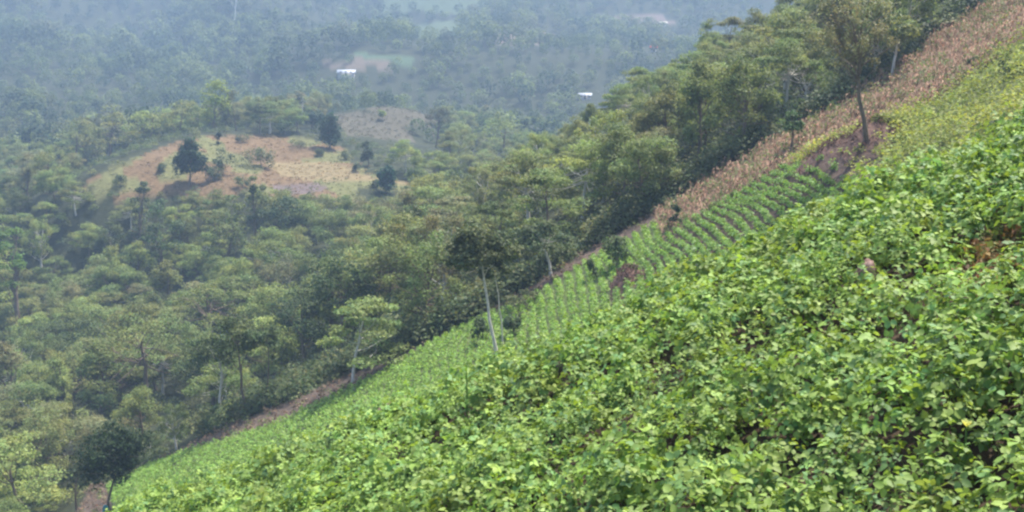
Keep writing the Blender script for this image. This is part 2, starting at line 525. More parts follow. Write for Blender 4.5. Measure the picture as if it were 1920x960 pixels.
def build_crop():
    rng = np.random.default_rng(21)
    sp = .37
    gx, gy = np.meshgrid(np.arange(-12, 17, sp), np.arange(1.2, 21, sp))
    x = (gx + rng.uniform(-.19, .19, gx.shape)).ravel(); y = (gy + rng.uniform(-.19, .19, gx.shape)).ravel()
    keep = (y < crest_y(x) + 1.6)
    x, y = x[keep], y[keep]
    z = H(x, y)
    u, v, d = proj(np.stack([x, y, z + .3], 1))
    keep = (u > -260) & (u < 3300) & (v < 1500)
    dens = near_density(x, y)
    keep &= rng.uniform(size=x.shape) < dens + .02
    keep &= (vnoise(x, y, .6, 31) > .15)
    x, y, z, d, u, v = x[keep], y[keep], z[keep], d[keep], u[keep], v[keep]
    hgt = .20 + .52 * vnoise(x, y, .8, 33) + .18 * vnoise(x, y, 2.6, 36) + rng.uniform(-.05, .08, x.shape)
    O, T, Nn, L, Wd, tint = [], [], [], [], [], []
    stems = []
    up = np.array([0, 0, 1.0])
    hue = vnoise(x, y, 1.3, 44)
    pf = rng.uniform(.78, 1.28, len(x))
    ptint = np.stack([rng.uniform(.93, 1.08, len(x)), rng.uniform(.95, 1.05, len(x)), rng.uniform(.9, 1.2, len(x))], 1) * rng.uniform(.88, 1.12, (len(x), 1))
    for i in range(len(x)):
        m = int(rng.integers(58, 80)) if -100 < u[i] < 2080 and v[i] < 1080 else 34
        base = np.array([x[i], y[i], z[i]])
        an = rng.uniform(0, 2 * math.pi, m); q = np.sqrt(rng.uniform(0, 1, m))
        Rr = (.25 + hgt[i] * .14) * rng.uniform(.85, 1.2)
        dirh = np.stack([np.cos(an), np.sin(an), np.zeros(m)], 1)
        hz = hgt[i] * (1 - .72 * q ** 2.2) * rng.uniform(.5, 1.06, m)
        pc = base + dirh * (q * Rr)[:, None] + up * hz[:, None]
        nn = norm(dirh * (q * .75)[:, None] + up * .85 + rng.normal(size=(m, 3)) * .38)
        tdir = norm(dirh + rng.normal(size=(m, 3)) * .5)
        tdir = norm(tdir - nn * (tdir * nn).sum(1, keepdims=True))
        side = np.cross(nn, tdir)
        ll = pf[i] * rng.uniform(.042, .086, m) * (1.0 if d[i] < 12 else 1.08)
        g = rng.uniform(.68, 1.35, (m, 1)) * (.9 + .25 * hue[i])
        base_t = np.array([.184, .278, .066]) * g * ptint[i]
        yel = rng.uniform(0, 1, m)
        base_t[yel > .72] *= np.array([1.16, 1.10, .95])
        base_t[yel < .22] *= np.array([.72, .85, 1.1])
        for k, a in ((0, 0.0), (1, 1.35), (2, -1.35)):
            td = tdir * math.cos(a) + side * math.sin(a)
            tilt = rng.normal(size=(m, 3)) * .22
            n2 = norm(nn + tilt - td * .10)
            td = norm(td - n2 * (td * n2).sum(1, keepdims=True))
            O.append(pc + td * .012); T.append(td); Nn.append(n2)
            lk = ll * (1.0 if k == 0 else .85)
            L.append(lk); Wd.append(lk * rng.uniform(.68, .88, m)); tint.append(base_t * rng.uniform(.9, 1.1, (m, 1)))
    O, T, Nn, L, Wd, tint = [np.concatenate(q) for q in (O, T, Nn, L, Wd, tint)]
    V, quads, tris, tt = leaflets(O, T, Nn, L, Wd, tint)
    me = mesh('bean_crop', V, [quads, tris], M_CROP, tt)
    o = obj('bean_crop', me)
    tag(o, 'dense bright green bean crop covering the near slope', 'bean crop', kind='stuff')
    print('crop plants', len(x), 'leaflets', len(O))
build_crop()

# ------------------------------------------------------------------ scattered masses on the middle slope
def sample_poly(poly, sp, rng, jit=.4):
    lo = poly.min(0); hi = poly.max(0)
    gx, gy = np.meshgrid(np.arange(lo[0], hi[0], sp), np.arange(lo[1], hi[1], sp))
    x = (gx + rng.uniform(-jit, jit, gx.shape) * sp).ravel(); y = (gy + rng.uniform(-jit, jit, gx.shape) * sp).ravel()
    k = inpoly(x, y, poly)
    return x[k], y[k]

def tufts(x, y, rng, per, rad, hgt, ls, col, var=.25, upn=.8):
    n = len(x)
    z = H(x, y)
    an = rng.uniform(0, 2 * math.pi, (n, per)); q = np.sqrt(rng.uniform(0, 1, (n, per)))
    h = hgt[:, None] * (1 - .55 * q * q) * rng.uniform(.35, 1.05, (n, per))
    r = np.asarray(rad)
    r = r[:, None] if r.ndim else r
    P = np.stack([x[:, None] + np.cos(an) * q * r, y[:, None] + np.sin(an) * q * r, z[:, None] + h], -1).reshape(-1, 3)
    Nn = norm(np.stack([np.cos(an) * q * .6, np.sin(an) * q * .6, np.full(q.shape, upn)], -1).reshape(-1, 3) + rng.normal(size=(n * per, 3)) * .4)
    g = rng.uniform(1 - var, 1 + var, (n, 1)) * rng.uniform(.75, 1.25, (n, per))
    col = np.asarray(col, float)
    if col.ndim == 1:
        col = np.tile(col, (n, 1))
    t = (col[:, None, :] * g[..., None]).reshape(-1, 3)
    t[:, 0] *= rng.uniform(.85, 1.15, len(t))
    S = np.asarray(ls) * rng.uniform(.6, 1.35, n * per)
    return kites(P, Nn, S, t, rng, .7)

def rows(poly, sp, step, rng, gap):
    lo = poly.min(0); hi = poly.max(0)
    xs, ys = [], []
    for xr in np.arange(lo[0], hi[0], sp):
        yy = np.arange(lo[1], hi[1], step)
        xx = xr + np.sin(yy * .35 + xr) * .10 + (vnoise(np.full(yy.shape, xr), yy, 5, 4) - .5) * .5 + rng.normal(size=yy.shape) * .04
        yy = yy + rng.uniform(-.1, .1, yy.shape)
        k = rng.uniform(size=yy.shape) > gap
        xs.append(xx[k]); ys.append(yy[k])
    x = np.concatenate(xs); y = np.concatenate(ys)
    k = inpoly(x, y, poly)
    return x[k], y[k]

def on_bump(x, y, f=.8):
    k = np.zeros(x.shape, bool)
    for bx, by, sx, sy, h in BUMPS:
        k |= ((x - bx) / sx) ** 2 + ((y - by) / sy) ** 2 < f
    k |= inpoly(x, y, P_BANK) & (vnoise(x, y, .9, 51) < .40)
    return k

def build_masses():
    rng = np.random.default_rng(5)
    # rows of young plants, lower field
    x, y = rows(P_LOWER, .58, .27, rng, .05)
    k = ~on_bump(x, y, .7); x, y = x[k], y[k]
    h = rng.uniform(.30, .48, x.shape)
    V, Q, T = tufts(x, y, rng, 18, .27, h, .15, (.190, .310, .062))
    tag(obj('young_bean_rows', mesh('young_bean_rows', V, [Q], M_CROP, T)), 'pale green rows of young bean plants on the lower field', 'bean rows', kind='stuff')
    x, y = rows(P_UPPER, .56, .22, rng, .06)
    k = ~on_bump(x, y, .8); x, y = x[k], y[k]
    h = rng.uniform(.28, .48, x.shape)
    V, Q, T = tufts(x, y, rng, 20, .235, h, .15, (.155, .265, .056))
    tag(obj('spaced_bean_rows', mesh('spaced_bean_rows', V, [Q], M_CROP, T)), 'darker green spaced bean rows with brown soil between them', 'bean rows', kind='stuff')
    # dry maize: standing stalks with drooping blades
    x, y = sample_poly(P_DRY, .34, rng, .45)
    k = rng.uniform(size=x.shape) < .35 + .75 * vnoise(x, y, 1.8, 14); x, y = x[k], y[k]
    n = len(x); z = H(x, y)
    hh = rng.uniform(.35, 1.25, n) * (.55 + .6 * vnoise(x, y, 2.5, 13))
    base = np.stack([x, y, z - .05], 1); leanv = rng.normal(size=(n, 3)) * .16; leanv[:, 2] = 1
    topp = base + leanv * hh[:, None]
    w = .03
    ax = norm(np.stack([rng.normal(size=n), rng.normal(size=n), np.zeros(n)], 1)) * w
    bx = np.stack([-ax[:, 1], ax[:, 0], ax[:, 2]], 1)
    V1 = np.stack([base - ax, base + ax * .5 + bx, base + ax * .5 - bx, topp], 1).reshape(-1, 3)
    i4 = (np.arange(n) * 4)[:, None]
    T1 = np.concatenate([i4 + np.array([[0, 1, 3]]), i4 + np.array([[1, 2, 3]]), i4 + np.array([[2, 0, 3]])])
    col = np.array([.265, .175, .118]) * rng.uniform(.6, 1.35, (n, 1)); col[:, 0] *= rng.uniform(.9, 1.1, n)
    t1 = np.repeat(col, 4, 0)
    mB = 5
    f = rng.uniform(.2, .95, (n, mB, 1))
    o = base[:, None] + (topp - base)[:, None] * f
    an = rng.uniform(0, 2 * math.pi, (n, mB)); dv = np.stack([np.cos(an), np.sin(an), rng.uniform(-.9, .5, an.shape)], -1)
    ln = rng.uniform(.25, .55, (n, mB, 1))
    sd = np.stack([-np.sin(an), np.cos(an), np.zeros(an.shape)], -1) * .045
    V2 = np.stack([o - sd * .4, o + dv * ln * .5 - sd + np.array([0, 0, .05]), o + dv * ln - np.array([0, 0, .15]), o + dv * ln * .5 + sd + np.array([0, 0, .05])], 2).reshape(-1, 3)
    Q2 = np.arange(n * mB * 4).reshape(-1, 4)
    t2 = np.repeat((col[:, None] * rng.uniform(.75, 1.3, (n, mB, 1))).reshape(-1, 3), 4, 0)
    green = np.repeat(rng.uniform(size=n * mB) < .2, 4)
    t2[green] = t2[green] * np.array([.45, .95, .5])
    me = mesh('dry_maize', np.concatenate([V1, V2]), [T1, Q2 + len(V1)], M_DRY, np.concatenate([t1, t2]))
    tag(obj('dry_maize', me), 'dry brown maize stalks standing on the slope strip', 'dry maize', kind='stuff')
    # yellow green scrub
    x, y = sample_poly(P_SCRUB, .62, rng, .5)
    k = (rng.uniform(size=x.shape) < .85) & ~on_bump(x, y, .7); x, y = x[k], y[k]
    h = .25 + 1.6 * vnoise(x, y, 2.2, 8) ** 1.5 * rng.uniform(.5, 1.3, x.shape)
    hue = vnoise(x, y, 3, 9)[:, None]
    col = np.array([.31, .34, .075]) * hue + np.array([.19, .24, .06]) * (1 - hue)
    V, Q, T = tufts(x, y, rng, 44, rng.uniform(.35, .8, x.shape), h, .17, col)
    tag(obj('low_scrub', mesh('low_scrub', V, [Q], M_LEAF, T)), 'yellow green low scrub on the upper right slope', 'scrub', kind='stuff')
    # weeds among the maize and along the bare strip
    x1, y1 = sample_poly(P_DRY, 1.0, rng, .5); x2, y2 = sample_poly(P_SOIL, 1.3, rng, .5)
    k1 = vnoise(x1, y1, 3, 2) + rng.uniform(-.15, .15, x1.shape) > .42; k2 = (rng.uniform(size=x2.shape) < .35) & ~inpoly(x2, y2, P_LOWER)
    x = np.concatenate([x1[k1], x2[k2]]); y = np.concatenate([y1[k1], y2[k2]])
    V, Q, T = tufts(x, y, rng, 22, .4, rng.uniform(.4, 1.2, x.shape), .18, (.14, .17, .06))
    x3, y3 = sample_poly(P_SOIL, .6, rng, .5); k = (rng.uniform(size=x3.shape) < .6) & ~inpoly(x3, y3, P_LOWER); x3, y3 = x3[k], y3[k]
    V3, Q3, T3 = tufts(x3, y3, rng, 9, .3, rng.uniform(.15, .5, x3.shape), .22, (.17, .125, .085))
    me = mesh('field_weeds', np.concatenate([V, V3]), [Q, Q3 + len(V)], M_LEAF, np.concatenate([T, T3]))
    tag(obj('field_weeds', me), 'green and dry weeds along the bare soil strip', 'weeds', kind='stuff')
    # straw and weeds on the bare hillock
    x, y = sample_poly(P_HILLOCK, 1.3, rng, .5)
    k = rng.uniform(size=x.shape) < .55; x, y = x[k], y[k]
    st = inpoly(x, y, P_STRAW); g = vnoise(x, y, 6, 21) > .52
    col = np.tile(np.array([.18, .13, .07]), (len(x), 1)); col[g] = (.14, .15, .06); col[st] = (.26, .205, .10)
    V, Q, T = tufts(x, y, rng, 9, .6, rng.uniform(.1, .3, x.shape), .34, col)
    x, y = sample_poly(P_GREY, 2.2, rng, .5)
    V3, Q3, T3 = tufts(x, y, rng, 8, .8, rng.uniform(.3, .9, x.shape), .5, (.115, .108, .064))
    me = mesh('dry_grass', np.concatenate([V, V3]), [Q, Q3 + len(V)], M_LEAF, np.concatenate([T, T3]))
    tag(obj('dry_grass', me), 'dry straw coloured grass on the bare hillock', 'dry grass', kind='stuff')
    # thin dry grass in the two open patches of the near crop
    xs, ys = [], []
    for bx, by, a in NEAR_OPEN[:2]:
        m = 260
        xs.append(bx + rng.normal(size=m) * a * .7); ys.append(by + rng.normal(size=m) * a * .7)
    x = np.concatenate(xs); y = np.concatenate(ys)
    pal = np.array([(.20, .15, .06), (.13, .17, .05), (.22, .13, .07)])
    V, Q, T = tufts(x, y, rng, 12, .07, rng.uniform(.05, .22, x.shape), .075, pal[rng.integers(0, 3, len(x))], upn=.2)
    tag(obj('patch_grass', mesh('patch_grass', V, [Q], M_LEAF, T)), 'thin mixed grass in a bare patch of the near crop', 'grass', kind='stuff')
    # brush and roots on the soil banks
    P, Nn = [], []
    for bx, by, sx, sy, h in BUMPS[:3]:
        m = 260
        xx = bx + rng.normal(size=m) * sx * .55; yy = by + rng.normal(size=m) * sy * .55
        P.append(np.stack([xx, yy, H(xx, yy) + rng.uniform(.02, .3, m)], 1))
    P = np.concatenate(P); m = len(P)
    Nn = norm(rng.normal(size=(m, 3)))
    col = np.array([.12, .075, .06]) * rng.uniform(.4, 1.6, (m, 1))
    V, Q, T = kites(P, Nn, rng.uniform(.2, .6, m), col, rng, .16)
    tag(obj('dead_brush', mesh('dead_brush', V, [Q], M_DRY, T)), 'dark dead brush and roots on the soil banks', 'brush', kind='stuff')
build_masses()

# ------------------------------------------------------------------ single trees the photo shows
COLS = {'olive': (.194, .214, .074), 'mid green': (.164, .208, .068), 'dark green': (.092, .120, .042), 'yellow green': (.215, .258, .078),
        'grey green': (.204, .206, .092), 'brownish green': (.205, .198, .084)}

def ground_at(u, d):
    r = ray(u, 480) * d
    # keep the horizontal place of the column u at distance d
    return np.array([r[0], r[1], float(H(r[0], r[1]))])

def hero(name, label, u, vtop, wpx, kind, vbase=None, d=None, ubase=None, cb=.35, col=COLS['mid green'], bark=None, n=(14, 1800), ls=None, flat=.5, cs=.2, seed=1,
         tr=None, lm=None, cat='tree', part=('trunk', 'crown'), group=None, limbs=.7, onM=False):
    if vbase is not None:
        p = unM(ubase or u, vbase) if onM else unproj(ubase or u, vbase, d or 22)
        p = np.array([p[0], p[1], float(H(p[0], p[1]))])
    else:
        p = ground_at(u, d)
    _, vb, dd = proj(p)
    r = ray(u, vtop)
    top = r * (p[1] / r[1])
    Ht = max(top[2] - p[2], .4)
    W = wpx / F_PX * dd
    lean = (top[0] - p[0], 0)
    ls = ls or max(.16, Ht * .028)
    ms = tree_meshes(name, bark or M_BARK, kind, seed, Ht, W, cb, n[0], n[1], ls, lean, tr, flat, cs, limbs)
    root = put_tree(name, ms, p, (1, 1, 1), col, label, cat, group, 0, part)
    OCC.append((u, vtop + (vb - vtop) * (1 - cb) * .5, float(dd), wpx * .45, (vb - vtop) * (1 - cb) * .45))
    if lm: LANDMARKS.append((lm, u, vtop + (vb - vtop) * (1 - cb) * .5))
    HERO_XY.append((p[0], p[1], W * .5))
    return root
HERO_XY = []
G_EDGE = 'trees along the forest edge'

hero('slender_tree', 'tall pale trunked tree with ragged dark crown standing in the young bean rows', 893, 395, 150, 'umbrella', 668, ubase=935, cb=.57, col=(.085, .108, .044), bark=M_PALE,
     n=(40, 9000), ls=.20, flat=.5, cs=.15, limbs=.15, seed=3, tr=.085, lm='pale trunked field tree')
hero('slender_tree', 'thin grey trunked tree close behind the tall pale trunked field tree', 922, 470, 60, 'round', 648, ubase=944, cb=.55, col=(.06, .085, .036), bark=M_PALE, n=(8, 1600), ls=.18, seed=4, tr=.035, limbs=0)
hero('field_tree', 'tall lone tree with forked trunk and thin wispy crown on the dark soil bank', 1606, -30, 150, 'wispy', 262, ubase=1626, cb=.46, col=(.18, .175, .08), n=(48, 3600), ls=.15, flat=1.1, cs=.10, seed=8,
     tr=.11, lm='lone wispy tree', limbs=.95)
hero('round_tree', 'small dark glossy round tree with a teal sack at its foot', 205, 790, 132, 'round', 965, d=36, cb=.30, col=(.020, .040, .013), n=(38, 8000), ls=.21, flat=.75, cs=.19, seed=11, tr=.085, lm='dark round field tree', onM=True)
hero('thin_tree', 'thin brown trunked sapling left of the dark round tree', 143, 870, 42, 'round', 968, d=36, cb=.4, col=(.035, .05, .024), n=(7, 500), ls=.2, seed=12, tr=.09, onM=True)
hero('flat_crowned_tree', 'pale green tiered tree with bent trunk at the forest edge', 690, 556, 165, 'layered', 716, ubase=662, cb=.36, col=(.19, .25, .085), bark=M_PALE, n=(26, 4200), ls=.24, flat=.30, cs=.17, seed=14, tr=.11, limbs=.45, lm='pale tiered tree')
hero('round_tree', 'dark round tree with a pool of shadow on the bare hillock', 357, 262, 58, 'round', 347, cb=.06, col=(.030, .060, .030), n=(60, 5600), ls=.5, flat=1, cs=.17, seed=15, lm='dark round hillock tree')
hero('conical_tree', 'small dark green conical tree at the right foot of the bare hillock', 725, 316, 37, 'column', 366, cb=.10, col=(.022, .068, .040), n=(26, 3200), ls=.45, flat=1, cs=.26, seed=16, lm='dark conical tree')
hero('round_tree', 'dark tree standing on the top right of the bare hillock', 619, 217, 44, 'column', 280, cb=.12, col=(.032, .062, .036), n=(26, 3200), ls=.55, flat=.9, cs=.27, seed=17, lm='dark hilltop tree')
hero('round_tree', 'dark bushy tree just left of the tree topping the hillock', 592, 205, 40, 'round', None, d=262, cb=.2, col=(.038, .066, .040), n=(14, 1200), ls=.5, flat=.8, cs=.24, seed=18)
hero('tall_tree', 'bright yellow green tall tree behind the bare hillock', 410, 150, 66, 'column', None, d=248, cb=.22, col=(.215, .27, .055), n=(20, 2000), ls=.5, flat=.9, cs=.24, seed=19, lm='bright tall tree')
hero('tall_tree', 'dull olive tall tree touching the right of the bright yellow green tree', 432, 172, 50, 'column', None, d=252, cb=.18, col=(.13, .145, .06), n=(16, 1500), ls=.5, flat=.8, cs=.25, seed=20)
hero('palm_like_tree', 'slim trunked tree with a small drooping round crown behind the hillock', 487, 190, 30, 'round', 250, d=150, cb=.52, col=(.10, .12, .055), n=(8, 700), ls=.5, seed=21, lm='slim small crowned tree')
hero('bush', 'round grey green bush between the dark round tree and the pale shrub', 418, 283, 44, 'shrub', 330, cb=.02, col=(.075, .10, .05), n=(12, 900), ls=.4, flat=.9, cs=.26, seed=22, cat='bush', part=('stem', 'foliage'))
hero('bush', 'low grey green bush at the right foot of the dark round hillock tree', 400, 312, 36, 'shrub', 338, cb=.02, col=(.085, .105, .05), n=(9, 700), ls=.4, flat=.9, cs=.26, seed=23, cat='bush', part=('stem', 'foliage'))
hero('bush', 'wide pale green shrub in the middle of the bare hillock', 490, 276, 62, 'shrub', 316, cb=.05, col=(.125, .14, .065), n=(14, 1100), ls=.4, flat=.8, cs=.24, seed=24, cat='bush', part=('stem', 'foliage'))
hero('bush', 'tiny dark upright bush on the hillock crest', 409, 246, 12, 'column', 271, cb=.02, col=(.032, .05, .036), n=(8, 400), ls=.4, flat=1, cs=.3, seed=25, cat='bush', part=('stem', 'foliage'))
hero('bush', 'light green rounded bush behind the hillock top', 535, 220, 36, 'shrub', 252, d=150, cb=.03, col=(.11, .15, .06), n=(10, 700), ls=.5, flat=.9, cs=.26, seed=26, cat='bush', part=('stem', 'foliage'))
hero('forked_tree', 'forked dark trunked tree with flat top at the edge of the grey field', 820, 193, 62, 'umbrella', None, d=272, cb=.5, col=(.09, .095, .05), n=(14, 1200), ls=.5, flat=.4, cs=.19, seed=27, tr=.3, lm='forked flat topped tree')
hero('spreading_tree', 'light green spreading tree right of the forked flat topped tree', 945, 208, 130, 'umbrella', None, d=262, cb=.3, col=(.165, .215, .07), n=(24, 2400), ls=.5, flat=.5, cs=.16, seed=28, lm='light green spreading tree')
hero('round_tree', 'little bright yellow green tree on the grey field', 714, 207, 26, 'round', None, d=300, cb=.3, col=(.20, .25, .06), n=(8, 500), ls=.5, seed=29)
hero('tall_tree', 'dark slim tree at the right edge of the hillock', 690, 262, 26, 'column', 312, d=150, cb=.2, col=(.055, .075, .04), n=(12, 900), ls=.45, flat=1, cs=.28, seed=30, lm='dark slim tree')
hero('umbrella_tree', 'broad pale umbrella tree rising from the lower left wood', 258, 552, 205, 'umbrella', None, d=108, cb=.30, col=(.165, .20, .065), n=(30, 4200), ls=.28, flat=.38, cs=.13, seed=31, lm='broad pale umbrella tree')
hero('umbrella_tree', 'low wide yellow green umbrella tree above the broad pale umbrella tree', 395, 505, 190, 'umbrella', None, d=125, cb=.42, col=(.155, .19, .06), n=(24, 3000), ls=.3, flat=.3, cs=.12, seed=32, lm='low wide umbrella tree')
hero('leafy_tree', 'bright green tree at the left edge of the photo above a dark hollow', 14, 392, 64, 'round', None, d=150, cb=.3, col=(.13, .21, .05), n=(12, 1300), ls=.4, cs=.22, seed=33, lm='bright leftmost tree')
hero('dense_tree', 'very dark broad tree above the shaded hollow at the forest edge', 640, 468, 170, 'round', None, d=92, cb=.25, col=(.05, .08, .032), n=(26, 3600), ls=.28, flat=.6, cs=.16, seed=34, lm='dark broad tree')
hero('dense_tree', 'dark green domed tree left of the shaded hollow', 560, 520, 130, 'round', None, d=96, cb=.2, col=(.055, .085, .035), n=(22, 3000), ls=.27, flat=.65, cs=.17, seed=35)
hero('forked_trunk_tree', 'forked white trunked tree at the edge above the bare strip', 400, 608, 110, 'round', 788, ubase=416, cb=.46, col=(.10, .135, .05), bark=M_PALE, n=(20, 4200), ls=.22, flat=.55, cs=.18, seed=36, tr=.11, limbs=.35, lm='forked white trunked tree', onM=True)
hero('tall_tree', 'tall straight brown trunked tree right of the forked white trunk', 452, 575, 100, 'round', 782, ubase=460, cb=.5, col=(.105, .135, .05), bark=M_BARK, n=(20, 4200), ls=.22, flat=.55, cs=.18, seed=37, tr=.11, limbs=.3, lm='tall straight trunked tree', onM=True)
hero('tall_tree', 'slim straight grey trunked tree leaning over the bare strip', 492, 590, 76, 'round', 768, ubase=496, cb=.48, col=(.09, .125, .045), bark=M_BARK, n=(14, 3000), ls=.22, flat=.55, cs=.19, seed=38, tr=.07, limbs=.3, onM=True)
hero('leaning_tree', 'pale trunk leaning left over the bare strip right of the field tree', 1012, 405, 110, 'umbrella', 520, ubase=1036, cb=.45, col=(.085, .115, .05), bark=M_PALE, n=(18, 2200), ls=.24, flat=.45, cs=.16, seed=39, tr=.09, lm='pale leaning edge tree', onM=True)
hero('low_shrub', 'low flat olive shrub on the strip right of the field tree', 985, 548, 120, 'layered', 580, ubase=985, cb=.1, col=(.10, .115, .05), n=(14, 900), ls=.2, flat=.3, cs=.15, seed=40, cat='shrub', part=('stem', 'foliage'), onM=True)
hero('bare_tree', 'grey bare branched small tree before the dark wood on the slope', 1515, 132, 62, 'wispy', 212, ubase=1512, cb=.35, col=(.15, .125, .10), bark=M_PALE, n=(26, 160), ls=.16, flat=1, cs=.1, seed=41, tr=.09, limbs=1, lm='grey bare branched tree', onM=True)
hero('pale_trunk_tree', 'light green domed tree on a white trunk behind the wispy tree', 1690, 22, 95, 'round', 142, ubase=1672, cb=.35, col=(.16, .185, .058), bark=M_PALE, n=(16, 2200), ls=.22, flat=.6, cs=.19, seed=42, tr=.1, lm='white trunked domed tree', onM=True)
hero('sapling', 'dark trunked leafy sapling at the lower edge of the dry maize', 1492, 208, 50, 'round', 284, ubase=1482, cb=.35, col=(.07, .125, .04), n=(9, 700), ls=.19, flat=.7, cs=.22, seed=43, tr=.07, lm='leafy maize sapling', onM=True)
hero('bush', 'dark upright bush at the left tip of the dry maize', 1265, 385, 24, 'column', 425, cb=.02, col=(.045, .075, .04), n=(9, 600), ls=.18, flat=1, cs=.28, seed=44, cat='bush', part=('stem', 'foliage'), onM=True)
hero('bush', 'round leafy bush between the two bean fields', 1158, 440, 62, 'shrub', 500, cb=.05, col=(.085, .125, .05), n=(14, 1200), ls=.17, flat=.9, cs=.23, seed=45, cat='bush', part=('stem', 'foliage'), onM=True)
hero('bush', 'small slim bush below the round leafy bush between bean fields', 1111, 484, 24, 'shrub', 522, cb=.02, col=(.085, .12, .05), n=(8, 450), ls=.16, flat=1, cs=.26, seed=46, cat='bush', part=('stem', 'foliage'), onM=True)
hero('bush', 'dark bush hugging the foot of the pale trunked field tree', 905, 594, 44, 'shrub', 640, cb=.02, col=(.06, .095, .04), n=(10, 700), ls=.17, flat=.8, cs=.24, seed=47, cat='bush', part=('stem', 'foliage'), onM=True)
hero('bush', 'dark bush on the right of the pale field trunk', 962, 588, 40, 'shrub', 628, cb=.02, col=(.065, .10, .042), n=(10, 700), ls=.17, flat=.8, cs=.24, seed=48, cat='bush', part=('stem', 'foliage'), onM=True)
hero('bush', 'dark green low bush in the scrub near the right frame edge', 1895, 108, 44, 'shrub', 142, cb=.02, col=(.055, .085, .03), n=(10, 700), ls=.16, flat=.8, cs=.24, seed=49, cat='bush', part=('stem', 'foliage'), onM=True)
hero('bush', 'small dark bush at the top of the scrub below the maize', 1828, 104, 22, 'shrub', 126, cb=.02, col=(.05, .08, .032), n=(8, 450), ls=.15, flat=.9, cs=.26, seed=50, cat='bush', part=('stem', 'foliage'), onM=True)
hero('bush', 'yellow green bush right of the soil bank under the wispy tree', 1665, 226, 60, 'shrub', 262, cb=.02, col=(.165, .20, .05), n=(12, 800), ls=.16, flat=.8, cs=.24, seed=51, cat='bush', part=('stem', 'foliage'), onM=True)
hero('bush', 'dark leafed bush in the scrub just above the near crop', 1880, 228, 54, 'shrub', 250, cb=.02, col=(.06, .085, .035), n=(10, 700), ls=.15, flat=.7, cs=.24, seed=52, cat='bush', part=('stem', 'foliage'), onM=True)
hero('weed', 'small green weed on the maize strip behind the leafy sapling', 1560, 186, 18, 'shrub', 206, cb=.02, col=(.09, .14, .05), n=(6, 260), ls=.15, flat=1, cs=.28, seed=53, cat='weed', part=('stem', 'foliage'), onM=True)
hero('tall_tree', 'dark crowned tall tree rising to the frame top left of the wispy tree', 1560, -30, 90, 'round', None, d=84, cb=.35, col=(.06, .075, .032), n=(18, 2600), ls=.2, flat=.6, cs=.18, seed=54, lm='dark topmost crown')
hero('tall_tree', 'very tall thin pale stem tree on the far hillside', 436, -30, 26, 'round', 62, d=300, cb=.55, col=(.10, .11, .07), bark=M_PALE, n=(7, 300), ls=.9, seed=55, tr=.5)
hero('tall_tree', 'thin pale stem tree behind the dark tree topping the hillock', 566, 168, 24, 'round', 232, d=250, cb=.55, col=(.08, .1, .06), bark=M_PALE, n=(7, 300), ls=.6, seed=56, tr=.22)
for k, (u, vb, w, h, c, lab) in enumerate([
        (455, 268, 26, 18, (.11, .125, .06), 'low grey green scrub clump on the hillock crest'), (560, 276, 34, 16, (.12, .13, .06), 'flat scrub clump left of the dark hilltop tree'),
        (598, 292, 22, 14, (.09, .105, .05), 'small scrub clump below the dark hilltop tree'), (650, 300, 26, 20, (.10, .12, .055), 'scrub clump right of the dark hilltop tree'),
        (668, 322, 20, 16, (.09, .11, .05), 'scrub clump on the straw coloured slope'), (300, 322, 22, 16, (.10, .12, .05), 'little green bush on the left flank of the hillock'),
        (225, 352, 30, 26, (.09, .115, .05), 'green bush at the left tip of the hillock'), (455, 352, 30, 24, (.10, .13, .05), 'green bush right of the dark round hillock tree foot'),
        (705, 352, 20, 16, (.09, .115, .05), 'small bush left of the dark conical tree')]):
    hero('bush', lab, u, vb - h, w, 'shrub', vb, d=150, cb=.02, col=c, n=(9, 600), ls=.3, flat=.9, cs=.26, seed=80 + k, cat='bush', part=('stem', 'foliage'))
for k, (u, vt, w, c) in enumerate([(150, 215, 90, 'olive'), (215, 190, 100, 'olive'), (290, 185, 100, 'yellow green'), (345, 182, 80, 'olive')]):
    hero('spreading_tree', ['olive spreading tree, leftmost crown of the ridge behind the hillock', 'olive rounded tree second from the left on the ridge', 'yellowish green flat tree third from the left on the ridge', 'olive tree on the ridge left of the bright yellow green tree'][k],
         u, vt, w, 'umbrella', None, d=255 - k * 4, cb=.3, col=COLS[c], n=(18, 1700), ls=.5, flat=.45, cs=.18, seed=60 + k, lm=['leftmost ridge tree', 'second ridge tree', 'flat ridge tree', None][k], group='trees on the ridge behind the hillock')
for k, (u, vt, w, c, d, kd) in enumerate([(265, 312, 48, (.09, .115, .05), 172, 'column'), (482, 322, 46, (.11, .14, .05), 168, 'round'), (300, 350, 90, (.07, .11, .045), 160, 'round'), (540, 352, 90, (.06, .095, .045), 164, 'round'), (430, 348, 90, (.12, .155, .05), 160, 'umbrella')]):
    hero('foothill_tree', ['slim tree standing before the left flank of the hillock', 'round headed tree standing before the middle of the hillock', 'deep green broad tree below the left flank of the hillock', 'dark green broad tree below the burnt patch', 'yellow green flat tree below the dark round hillock tree'][k],
         u, vt, w, kd, None, d=d, cb=.2, col=c, n=(16, 1700), ls=.4, flat=.6, cs=.2, seed=70 + k, lm=['slim foothill tree', None, 'deep green foothill tree', None, None][k])

